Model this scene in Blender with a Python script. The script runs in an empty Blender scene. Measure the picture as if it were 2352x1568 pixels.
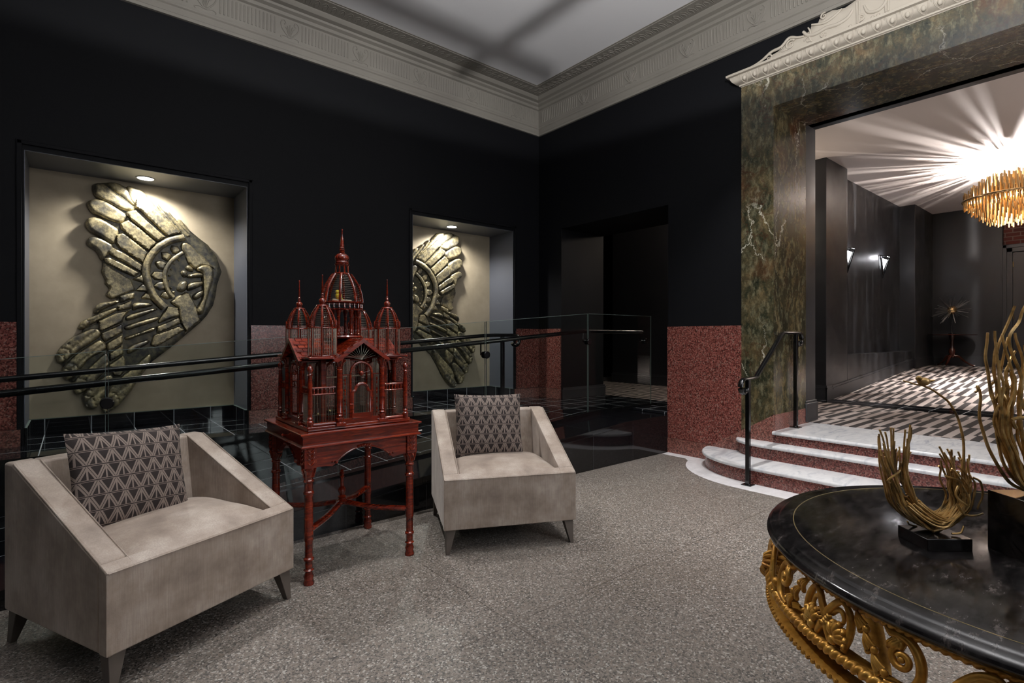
import bpy, bmesh, math, random
from mathutils import Vector, Matrix
from mathutils.geometry import delaunay_2d_cdt
PI = math.pi
R = math.radians
sc = bpy.context.scene
col = sc.collection
random.seed(7)

# ---------------------------------------------------------------- camera, world, exposure
CAMZ = 1.27
cam = bpy.data.cameras.new('camera')
cam.sensor_width = 36.0
cam.lens = 1214.0 / 2352.0 * 36.0
cam.shift_y = -10.0 / 2352.0
cam.clip_start = 0.05
camo = bpy.data.objects.new('camera', cam)
col.objects.link(camo)
camo.location = (0, 0, CAMZ)
camo.rotation_euler = (R(90), 0, -R(39.66))      # looks along (0.638, 0.770, 0)
sc.camera = camo

world = bpy.data.worlds.new('world')
sc.world = world
world.use_nodes = True
world.node_tree.nodes['Background'].inputs[0].default_value = (0.75, 0.8, 0.9, 1)
world.node_tree.nodes['Background'].inputs[1].default_value = 0.05

vs = sc.view_settings
vs.view_transform = 'Standard'
vs.look = 'None'
vs.exposure = 0.0
vs.gamma = 1.0
vs.use_curve_mapping = False
sc.cycles.max_bounces = 8
sc.cycles.caustics_reflective = False
sc.cycles.caustics_refractive = False
sc.cycles.sample_clamp_indirect = 4.0

def lamp(kind, name, loc, power, color=(1, 1, 1), target=None, rot=None, **kw):
    l = bpy.data.lights.new(name, kind)
    l.energy = power
    l.color = color
    for k, v in kw.items():
        setattr(l, k, v)
    o = bpy.data.objects.new(name, l)
    col.objects.link(o)
    o.location = loc
    if target is not None:
        d = Vector(target) - Vector(loc)
        o.rotation_euler = d.to_track_quat('-Z', 'Y').to_euler()
    if rot is not None:
        o.rotation_euler = rot
    return o

WARM = (1.0, 0.86, 0.72)
COOL = (0.86, 0.93, 1.0)
# soft area fills added inside the room behind the camera; no windows are built
lamp('AREA', 'area_fill', (-2.9, -1.2, 2.3), 5, COOL, target=(2.5, 2.5, 0.6), shape='RECTANGLE', size=1.6, size_y=2.2)
lamp('AREA', 'area_fill_front', (2.9, -2.7, 2.4), 80, (0.95, 0.96, 1.0), target=(2.6, 3.0, 0.6), shape='RECTANGLE', size=2.4, size_y=2.2)
# ceiling downlights matching the floor shadows; last three added to brighten chairs and steps
SPOTS = [((1.35, 4.35, 4.5), (1.9, 1.8, 0), 300, 58), ((3.2, 2.2, 4.5), (3.1, 2.3, 0), 165, 75),
         ((3.6, 0.2, 4.5), (4.6, 1.2, 0), 230, 60), ((0.95, 2.1, 4.5), (0.45, 2.75, 0), 210, 38), ((2.1, 2.4, 4.5), (2.05, 2.95, 0), 120, 36), ((3.9, 2.2, 4.5), (4.5, 2.3, 0), 290, 60)]
for a, b, p, ang in SPOTS:
    lamp('SPOT', 'downlight_beam', a, p, (1.0, 0.975, 0.955), target=b, spot_size=R(ang), spot_blend=0.7, shadow_soft_size=0.05)
# ---------------------------------------------------------------- materials
def srgb(r, g, b):
    f = lambda v: (v / 255.0 / 12.92) if v / 255.0 <= 0.04045 else ((v / 255.0 + 0.055) / 1.055) ** 2.4
    return (f(r), f(g), f(b), 1.0)

class Mat:
    def __init__(s, name, color=(0.5, 0.5, 0.5, 1), rough=0.5, metal=0.0, **kw):
        s.m = bpy.data.materials.new(name)
        s.m.use_nodes = True
        s.nt = s.m.node_tree
        s.b = s.nt.nodes['Principled BSDF']
        s.b.inputs['Base Color'].default_value = color
        s.b.inputs['Roughness'].default_value = rough
        s.b.inputs['Metallic'].default_value = metal
        for k, v in kw.items():
            s.b.inputs[k].default_value = v
        s._tc = None
    def n(s, t, **kw):
        n = s.nt.nodes.new(t)
        for k, v in kw.items():
            setattr(n, k, v)
        return n
    def link(s, a, b):
        s.nt.links.new(a, b)
    def set(s, k, out):
        s.link(out, s.b.inputs[k])
    def co(s):
        if s._tc is None:
            s._tc = s.n('ShaderNodeTexCoord').outputs['Object']
        return s._tc
    def mapping(s, scale=(1, 1, 1), rot=(0, 0, 0), loc=(0, 0, 0), vec=None):
        m = s.n('ShaderNodeMapping')
        m.inputs['Scale'].default_value = scale
        m.inputs['Rotation'].default_value = rot
        m.inputs['Location'].default_value = loc
        s.link(vec or s.co(), m.inputs['Vector'])
        return m.outputs[0]
    def noise(s, scale=5, detail=4, rough=0.5, vec=None, dist=0.0):
        t = s.n('ShaderNodeTexNoise')
        t.inputs['Scale'].default_value = scale
        t.inputs['Detail'].default_value = detail
        t.inputs['Roughness'].default_value = rough
        t.inputs['Distortion'].default_value = dist
        s.link(vec or s.co(), t.inputs['Vector'])
        return t
    def voro(s, scale=5, feature='F1', vec=None):
        t = s.n('ShaderNodeTexVoronoi', feature=feature)
        t.inputs['Scale'].default_value = scale
        s.link(vec or s.co(), t.inputs['Vector'])
        return t
    def ramp(s, fac, stops, interp='LINEAR'):
        r = s.n('ShaderNodeValToRGB')
        r.color_ramp.interpolation = interp
        while len(r.color_ramp.elements) < len(stops):
            r.color_ramp.elements.new(0.5)
        for e, (p, c) in zip(r.color_ramp.elements, stops):
            e.position = p
            e.color = c if len(c) == 4 else (*c, 1)
        s.link(fac, r.inputs[0])
        return r.outputs[0]
    def mix(s, fac, a, b, mode='MIX'):
        m = s.n('ShaderNodeMix', data_type='RGBA', blend_type=mode)
        for sock, v in ((m.inputs[0], fac), (m.inputs[6], a), (m.inputs[7], b)):
            if hasattr(v, 'is_output') or isinstance(v, bpy.types.NodeSocket):
                s.link(v, sock)
            else:
                sock.default_value = v
        return m.outputs[2]
    def math(s, op, a, b=0.0, c=None):
        m = s.n('ShaderNodeMath', operation=op)
        for i, v in enumerate((a, b, c)):
            if v is None:
                continue
            if isinstance(v, bpy.types.NodeSocket):
                s.link(v, m.inputs[i])
            else:
                m.inputs[i].default_value = v
        return m.outputs[0]
    def xyz(s, vec=None):
        x = s.n('ShaderNodeSeparateXYZ')
        s.link(vec or s.co(), x.inputs[0])
        return x.outputs
    def comb(s, x, y, z=0.0):
        c = s.n('ShaderNodeCombineXYZ')
        for i, v in enumerate((x, y, z)):
            if isinstance(v, bpy.types.NodeSocket):
                s.link(v, c.inputs[i])
            else:
                c.inputs[i].default_value = v
        return c.outputs[0]
    def bump(s, h, strength=0.3, dist=0.01):
        b = s.n('ShaderNodeBump')
        b.inputs['Strength'].default_value = strength
        b.inputs['Distance'].default_value = dist
        s.link(h, b.inputs['Height'])
        s.link(b.outputs[0], s.b.inputs['Normal'])
        return s
    def brick(s, vec, w, h, mortar, c1, c2, cm, off=0.0):
        t = s.n('ShaderNodeTexBrick', offset=off, squash=1.0)
        s.link(vec, t.inputs['Vector'])
        t.inputs['Scale'].default_value = 1.0
        t.inputs['Brick Width'].default_value = w
        t.inputs['Row Height'].default_value = h
        t.inputs['Mortar Size'].default_value = mortar
        t.inputs['Mortar Smooth'].default_value = 0.0
        t.inputs['Bias'].default_value = 0.0
        t.inputs['Color1'].default_value = c1
        t.inputs['Color2'].default_value = c2
        t.inputs['Mortar'].default_value = cm
        return t

M = {}
def simple(name, c, rough=0.5, metal=0.0, **kw):
    M[name] = Mat(name, c, rough, metal, **kw).m
    return M[name]

def build_materials():
    # black wall paint, eggshell
    m = Mat('black_paint', srgb(15, 16, 19), 0.65, 0.0, **{'Specular IOR Level': 0.12})
    n = m.noise(60, 3)
    m.bump(n.outputs[0], 0.05, 0.002)
    M['paint'] = m.m
    m = Mat('charcoal_paint', srgb(31, 32, 35), 0.42)
    n = m.noise(3, 3)
    m.set('Roughness', m.ramp(n.outputs[0], [(0.3, (0.34,) * 3), (0.7, (0.48,) * 3)]))
    M['paint2'] = m.m
    m = Mat('reveal_paint', srgb(88, 92, 102), 0.38)
    M['reveal'] = m.m
    # niche plaster, khaki
    m = Mat('khaki_plaster', srgb(166, 156, 128), 0.75)
    n = m.noise(2.5, 6, 0.6)
    m.set('Base Color', m.ramp(n.outputs[0], [(0.3, srgb(152, 140, 118)), (0.7, srgb(178, 165, 142))]))
    M['khaki'] = m.m
    # off white plaster
    m = Mat('white_plaster', srgb(176, 170, 160), 0.7)
    n = m.noise(1.2, 5)
    m.set('Base Color', m.ramp(n.outputs[0], [(0.3, srgb(116, 112, 105)), (0.7, srgb(130, 126, 118))]))
    M['plaster'] = m.m
    m = Mat('cream_plaster', srgb(176, 168, 155), 0.65)
    M['cream'] = m.m
    m = Mat('ceiling_white', srgb(222, 222, 224), 0.8)
    M['ceil'] = m.m
    m = Mat('hall_ceiling_paint', srgb(222, 212, 206), 0.7)
    M['ceil2'] = m.m
    # terrazzo: grey ground with black, pale and brown chips
    m = Mat('terrazzo', (0.3, 0.3, 0.3, 1), 0.4)
    v1 = m.voro(150)
    f1 = m.xyz(v1.outputs['Color'])[0]
    c1 = m.ramp(f1, [(0.0, srgb(38, 37, 36)), (0.2, srgb(58, 56, 54)), (0.24, srgb(110, 103, 96)), (0.6, srgb(136, 128, 120)), (0.82, srgb(118, 106, 94)), (0.9, srgb(186, 182, 176))], 'CONSTANT')
    v2 = m.voro(420)
    f2 = m.xyz(v2.outputs['Color'])[1]
    c2 = m.ramp(f2, [(0.0, srgb(70, 67, 64)), (0.35, srgb(128, 123, 117)), (0.75, srgb(158, 153, 147))], 'CONSTANT')
    c = m.mix(0.28, c1, c2)
    n = m.noise(0.9, 3)
    c = m.mix(m.ramp(n.outputs[0], [(0.35, (0.0,) * 3), (0.7, (0.28,) * 3)]), c, srgb(96, 86, 76))
    # thin joint lines of the poured bays
    br = m.brick(m.mapping(loc=(0.9, 0.6, 0), rot=(0, 0, R(0))), 2.4, 2.4, 0.003, (1, 1, 1, 1), (1, 1, 1, 1), (0.55, 0.52, 0.5, 1))
    c = m.mix(1.0, c, br.outputs[0], 'MULTIPLY')
    m.set('Base Color', c)
    M['terrazzo'] = m.m
    # red granite
    def granite(name, lo, mid, hi, rough):
        m = Mat(name, mid, rough)
        v = m.voro(105, vec=None)
        w = m.noise(260, 2)
        f = m.xyz(v.outputs['Color'])[0]
        c = m.ramp(f, [(0.0, lo), (0.28, mid), (0.72, hi), (0.9, srgb(150, 118, 108))], 'CONSTANT')
        c = m.mix(m.ramp(w.outputs[0], [(0.4, (0,) * 3), (0.6, (0.5,) * 3)]), c, lo)
        m.set('Base Color', c)
        return m.m
    M['granite'] = granite('red_granite', srgb(70, 36, 32), srgb(122, 68, 61), srgb(156, 98, 88), 0.25)
    M['granite_base'] = granite('red_granite_base', srgb(84, 52, 46), srgb(134, 86, 76), srgb(164, 112, 100), 0.3)
    # green marble with white and rust veins
    m = Mat('green_marble', srgb(70, 74, 52), 0.2)
    dist = m.noise(1.8, 7, 0.65)
    vec = m.mix(0.45, m.co(), dist.outputs['Color'], 'ADD')
    n1 = m.noise(4.5, 11, 0.74, vec=m.mapping((2.2, 2.2, 0.9), rot=(0.3, 0.2, 0.0), vec=vec))
    c = m.ramp(n1.outputs[0], [(0.3, srgb(22, 24, 20)), (0.44, srgb(44, 46, 34)), (0.53, srgb(70, 64, 45)), (0.62, srgb(96, 84, 58)), (0.74, srgb(128, 116, 86))])
    n2 = m.noise(1.5, 6, 0.62, vec=vec)
    c = m.mix(m.ramp(n2.outputs[0], [(0.54, (0,) * 3), (0.68, (0.8,) * 3)]), c, srgb(84, 50, 30))
    n3 = m.noise(26, 6, 0.7, vec=m.mapping((1, 1, 0.5)))
    c = m.mix(m.ramp(n3.outputs[0], [(0.5, (0,) * 3), (0.66, (0.35,) * 3)]), c, srgb(150, 146, 118))
    mask = m.noise(1.1, 2, 0.5, vec=m.mapping(loc=(4, 2, 1)))
    v = m.voro(1.7, 'DISTANCE_TO_EDGE', vec=m.mapping((1.9, 1.9, 0.45), rot=(0.15, 0.1, 0), vec=vec))
    f = m.ramp(v.outputs['Distance'], [(0.0, (0.9,) * 3), (0.006, (0.5,) * 3), (0.011, (0,) * 3)])
    f = m.math('MULTIPLY', f, m.ramp(mask.outputs[0], [(0.5, (0,) * 3), (0.56, (1,) * 3)]))
    c = m.mix(f, c, srgb(200, 196, 180))
    v = m.voro(3.6, 'DISTANCE_TO_EDGE', vec=m.mapping((1.5, 1.5, 0.8), rot=(0.4, 0.5, 0.2), vec=vec))
    f = m.ramp(v.outputs['Distance'], [(0.0, (0.75,) * 3), (0.022, (0,) * 3)])
    mask2 = m.noise(1.3, 2, 0.5, vec=m.mapping(loc=(1, 7, 3)))
    f = m.math('MULTIPLY', f, m.ramp(mask2.outputs[0], [(0.44, (0,) * 3), (0.55, (1,) * 3)]))
    c = m.mix(f, c, srgb(66, 36, 24))
    m.set('Base Color', c)
    M['marble_green'] = m.m
    # white marble
    m = Mat('white_marble', srgb(212, 212, 214), 0.22)
    n1 = m.noise(3.0, 8, 0.65, vec=m.mapping((1.0, 3.0, 1.0)), dist=1.5)
    m.set('Base Color', m.ramp(n1.outputs[0], [(0.3, srgb(176, 180, 188)), (0.5, srgb(214, 214, 216)), (0.8, srgb(226, 226, 226))]))
    M['marble_white'] = m.m
    m = Mat('pale_border_stone', srgb(168, 160, 158), 0.3)
    n1 = m.noise(14, 8, 0.7)
    m.set('Base Color', m.ramp(n1.outputs[0], [(0.35, srgb(214, 212, 214)), (0.7, srgb(236, 234, 236))]))
    M['border'] = m.m
    # black tiles with pale grout (horizontal and the two vertical orientations)
    def tile(name, axes, ph):
        m = Mat(name, srgb(20, 21, 24), 0.07)
        o = m.xyz()
        a = m.math('ADD', o[axes[0]], ph[0])
        b = m.math('ADD', o[axes[1]], ph[1])
        br = m.brick(m.comb(a, b), 0.313, 0.30, 0.0035, srgb(20, 21, 25), srgb(27, 28, 32), srgb(150, 154, 160))
        m.set('Base Color', br.outputs[0])
        m.set('Roughness', m.ramp(br.outputs['Fac'], [(0.0, (0.04,) * 3), (1.0, (0.5,) * 3)]))
        return m.m
    M['tile'] = tile('black_floor_tile', (0, 1), (-1.06 + 0.313 * 10, -4.95 + 0.3 * 20))
    M['tile_xz'] = tile('black_wall_tile', (0, 2), (-1.06 + 0.313 * 10, 0.169))
    M['tile_yz'] = tile('black_side_tile', (1, 2), (-4.95 + 0.313 * 20, 0.169))
    def tile2(name, axes):
        m = Mat(name, srgb(14, 14, 16), 0.06)
        o = m.xyz()
        br = m.brick(m.comb(m.math('ADD', o[axes[0]], 10.2), m.math('ADD', o[axes[1]], 5.0)), 0.61, 6.0, 0.0016, srgb(13, 13, 15), srgb(17, 17, 20), srgb(52, 53, 57))
        m.set('Base Color', br.outputs[0])
        return m.m
    M['blackstone'] = tile2('polished_black_panels', (0, 2))
    M['blackstone_y'] = tile2('polished_black_end_panels', (1, 2))
    simple('black_gloss', srgb(14, 14, 15), 0.12)
    simple('black_metal', srgb(16, 16, 18), 0.18, 0.0)
    simple('shoe_metal', srgb(30, 30, 32), 0.35, 0.5)
    # hall carpet: grey and near black weave bars
    m = Mat('hall_carpet', srgb(60, 55, 54), 0.95)
    o = m.xyz()
    band = m.math('FLOOR', m.math('DIVIDE', m.math('ADD', o[1], 0.04), 0.26))
    xs = m.math('ADD', m.math('DIVIDE', o[0], 0.78), m.math('MULTIPLY', band, 0.37))
    colm = m.math('FLOOR', xs)
    fx = m.math('FRACT', xs)
    par = m.math('FRACT', m.math('MULTIPLY', m.math('ADD', colm, m.math('MULTIPLY', band, 3.0)), 0.5))     # 0 or 0.5
    fy = m.math('FRACT', m.math('ADD', m.math('DIVIDE', o[1], 0.13), par))
    bar = m.math('LESS_THAN', fy, 0.5)
    edge = m.math('LESS_THAN', fx, 0.05)
    f = m.mix(edge, bar, m.math('GREATER_THAN', par, 0.25))
    f = m.math('MAXIMUM', m.math('MULTIPLY', bar, m.math('SUBTRACT', 1.0, edge)), m.math('MULTIPLY', edge, m.math('GREATER_THAN', par, 0.25)))
    nn = m.noise(400, 2)
    light = m.mix(nn.outputs[0], srgb(128, 118, 113), srgb(184, 174, 169))
    dark = m.mix(nn.outputs[0], srgb(18, 15, 15), srgb(46, 40, 39))
    m.set('Base Color', m.mix(f, dark, light))
    M['carpet'] = m.m
    # brick
    m = Mat('red_brick', srgb(96, 50, 40), 0.85)
    o = m.xyz()
    br = m.brick(m.comb(m.math('ADD', o[1], 20.0), o[2]), 0.21, 0.075, 0.008, srgb(106, 52, 42), srgb(80, 40, 34), srgb(116, 100, 92), 0.5)
    m.set('Base Color', br.outputs[0])
    M['brick'] = m.m
    # chair velvet
    m = Mat('taupe_velvet', srgb(158, 148, 142), 0.55)
    n1 = m.noise(5, 5, 0.6)
    n2 = m.noise(180, 3, vec=m.mapping((1, 1, 0.06)))
    c = m.ramp(n1.outputs[0], [(0.3, srgb(126, 112, 101)), (0.48, srgb(160, 145, 132)), (0.66, srgb(186, 174, 163))])
    c = m.mix(m.ramp(n2.outputs[0], [(0.35, (0.28,) * 3), (0.65, (0.0,) * 3)]), c, srgb(104, 94, 88))
    m.set('Base Color', c)
    m.b.inputs['Sheen Weight'].default_value = 0.5
    m.b.inputs['Sheen Roughness'].default_value = 0.35
    m.b.inputs['Sheen Tint'].default_value = srgb(235, 228, 222)
    m.bump(m.noise(220, 2).outputs[0], 0.15, 0.002)
    M['velvet'] = m.m
    simple('chair_leg_wood', srgb(84, 77, 71), 0.4)
    # pillow weave
    m = Mat('zigzag_weave', srgb(60, 50, 46), 0.9)
    o = m.xyz()
    H_ = 0.0625
    W_ = 0.0625
    v = m.math('DIVIDE', m.math('ADD', o[2], 5.0), H_)
    row = m.math('FLOOR', v)
    fv = m.math('FRACT', v)
    u = m.math('ADD', m.math('DIVIDE', m.math('ADD', o[0], 5.0), W_), m.math('MULTIPLY', row, 0.5))
    fu = m.math('FRACT', u)
    tri = m.math('MULTIPLY', m.math('ABSOLUTE', m.math('SUBTRACT', fu, 0.5)), 2.0)      # 0 at middle .. 1 at edges
    d = m.math('ABSOLUTE', m.math('SUBTRACT', tri, m.math('MULTIPLY', fv, 1.0)))
    band = m.math('LESS_THAN', d, 0.26)
    gap = m.math('LESS_THAN', d, 0.035)
    ray = m.math('MULTIPLY', m.math('LESS_THAN', m.math('ABSOLUTE', m.math('SUBTRACT', tri, 1.0)), 0.09), m.math('GREATER_THAN', fv, 0.05))
    f = m.math('MAXIMUM', band, ray)
    f = m.math('MULTIPLY', f, m.math('SUBTRACT', 1.0, gap))
    edge = m.math('ABSOLUTE', m.math('SUBTRACT', fv, 0.5))
    f = m.math('MULTIPLY', f, m.math('LESS_THAN', edge, 0.43))
    rim = m.math('MULTIPLY', m.math('GREATER_THAN', edge, 0.43), m.math('LESS_THAN', edge, 0.465))
    f = m.math('MAXIMUM', f, rim)
    st = m.math('FRACT', m.math('MULTIPLY', o[2], 380.0))
    beige = m.mix(m.math('GREATER_THAN', st, 0.65), srgb(138, 124, 116), srgb(88, 78, 72))
    nz = m.noise(6, 2)
    dark = m.mix(nz.outputs[0], srgb(22, 18, 17), srgb(44, 34, 32))
    m.set('Base Color', m.mix(f, dark, beige))
    M['pillow'] = m.m
    # bronze / gold leaf relief
    m = Mat('aged_gilt', srgb(120, 108, 74), 0.36, 0.35)
    n1 = m.noise(9, 8, 0.7)
    n2 = m.noise(40, 6, 0.7)
    c = m.ramp(n1.outputs[0], [(0.32, srgb(66, 68, 72)), (0.44, srgb(116, 110, 92)), (0.54, srgb(170, 157, 120)), (0.7, srgb(204, 192, 152))])
    c = m.mix(m.ramp(n2.outputs[0], [(0.42, (0.6,) * 3), (0.6, (0,) * 3)]), c, srgb(52, 50, 46))
    m.set('Base Color', c)
    m.bump(n2.outputs[0], 0.25, 0.006)
    M['gilt'] = m.m
    m = Mat('dark_bronze', srgb(44, 44, 40), 0.4, 0.3)
    n2 = m.noise(20, 6, 0.7)
    m.set('Base Color', m.ramp(n2.outputs[0], [(0.4, srgb(40, 40, 38)), (0.7, srgb(104, 98, 74))]))
    M['bronze'] = m.m
    # mahogany
    m = Mat('mahogany', srgb(104, 32, 18), 0.16)
    n1 = m.noise(6, 5, 0.6, vec=m.mapping((1, 9, 9)), dist=1.0)
    m.set('Base Color', m.ramp(n1.outputs[0], [(0.3, srgb(58, 14, 7)), (0.55, srgb(108, 30, 12)), (0.75, srgb(148, 56, 24))]))
    m.b.inputs['Coat Weight'].default_value = 0.4
    m.b.inputs['Coat Roughness'].default_value = 0.06
    M['mahog'] = m.m
    simple('cage_wire', srgb(120, 112, 100), 0.3, 0.9)
    simple('brass_bowl', srgb(150, 132, 92), 0.2, 1.0)
    simple('pale_perch', srgb(196, 180, 156), 0.6)
    simple('yellow_feathers', srgb(206, 182, 40), 0.7)
    simple('amber_glint', srgb(200, 130, 50), 0.1, 0.0)
    # gold table apron and twigs
    m = Mat('antique_gold', srgb(176, 122, 44), 0.3, 0.5)
    n1 = m.noise(22, 6, 0.6)
    m.set('Base Color', m.ramp(n1.outputs[0], [(0.3, srgb(140, 92, 34)), (0.5, srgb(204, 148, 60)), (0.75, srgb(238, 190, 104))]))
    m.set('Roughness', m.ramp(n1.outputs[0], [(0.3, (0.5,) * 3), (0.7, (0.26,) * 3)]))
    M['gold'] = m.m
    m = Mat('twig_brass', srgb(164, 126, 66), 0.3, 0.45)
    n1 = m.noise(30, 5, 0.6)
    m.set('Base Color', m.ramp(n1.outputs[0], [(0.32, srgb(104, 92, 66)), (0.5, srgb(196, 156, 92)), (0.72, srgb(236, 202, 142))]))
    m.bump(m.noise(260, 2).outputs[0], 0.3, 0.001)
    M['twig'] = m.m
    simple('chandelier_brass', srgb(216, 184, 134), 0.2, 0.9)
    # table top: black marble, scratched
    m = Mat('black_marble', srgb(16, 15, 15), 0.14)
    n1 = m.noise(14, 9, 0.75, vec=m.mapping((1, 2.4, 1)))
    m.set('Base Color', m.ramp(n1.outputs[0], [(0.42, srgb(11, 10, 11)), (0.56, srgb(34, 31, 31)), (0.7, srgb(92, 85, 82))]))
    n2 = m.noise(9, 8, 0.7, vec=m.mapping((1, 3.5, 1)))
    m.set('Roughness', m.ramp(n2.outputs[0], [(0.35, (0.07,) * 3), (0.65, (0.26,) * 3)]))
    M['blackmarble'] = m.m
    m = Mat('black_plinth_stone', srgb(20, 19, 19), 0.16)
    n1 = m.noise(40, 6, 0.7)
    m.set('Base Color', m.ramp(n1.outputs[0], [(0.4, srgb(15, 14, 14)), (0.75, srgb(40, 37, 36))]))
    M['plinth'] = m.m
    simple('inlay_brass', srgb(150, 134, 92), 0.3, 0.6)
    # glass
    m = Mat('clear_glass', (0.93, 0.98, 0.96, 1), 0.0)
    m.b.inputs['Transmission Weight'].default_value = 1.0
    m.b.inputs['IOR'].default_value = 1.1
    M['glass_solid'] = m.m
    g = bpy.data.materials.new('panel_glass')
    g.use_nodes = True
    nt = g.node_tree
    nt.nodes.clear()
    out = nt.nodes.new('ShaderNodeOutputMaterial')
    mx = nt.nodes.new('ShaderNodeMixShader')
    tr = nt.nodes.new('ShaderNodeBsdfTransparent')
    tr.inputs[0].default_value = (0.93, 0.96, 0.95, 1)
    gl = nt.nodes.new('ShaderNodeBsdfGlossy')
    gl.inputs['Roughness'].default_value = 0.0
    fr = nt.nodes.new('ShaderNodeFresnel')
    fr.inputs['IOR'].default_value = 1.17
    nt.links.new(fr.outputs[0], mx.inputs[0])
    nt.links.new(tr.outputs[0], mx.inputs[1])
    nt.links.new(gl.outputs[0], mx.inputs[2])
    nt.links.new(mx.outputs[0], out.inputs[0])
    M['glass'] = g
    simple('glass_edge', srgb(120, 135, 130), 0.2)
    simple('satin_steel', srgb(150, 150, 150), 0.3, 0.9)
    simple('dark_wood', srgb(58, 26, 18), 0.25)
    m = Mat('lamp_glow', (1, 1, 1, 1), 0.5)
    m.b.inputs['Emission Color'].default_value = (1, 0.97, 0.93, 1)
    m.b.inputs['Emission Strength'].default_value = 14.0
    M['glow'] = m.m
    m = Mat('bulb_glow', (1, 1, 1, 1), 0.5)
    m.b.inputs['Emission Color'].default_value = (1, 0.82, 0.58, 1)
    m.b.inputs['Emission Strength'].default_value = 30.0
    M['bulb'] = m.m
    m = Mat('shade_glow', (1, 1, 1, 1), 0.4)
    m.b.inputs['Emission Color'].default_value = (0.95, 0.97, 1.0, 1)
    m.b.inputs['Emission Strength'].default_value = 7.0
    M['shade'] = m.m
    simple('door_paint', srgb(44, 45, 48), 0.4)
build_materials()

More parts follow.
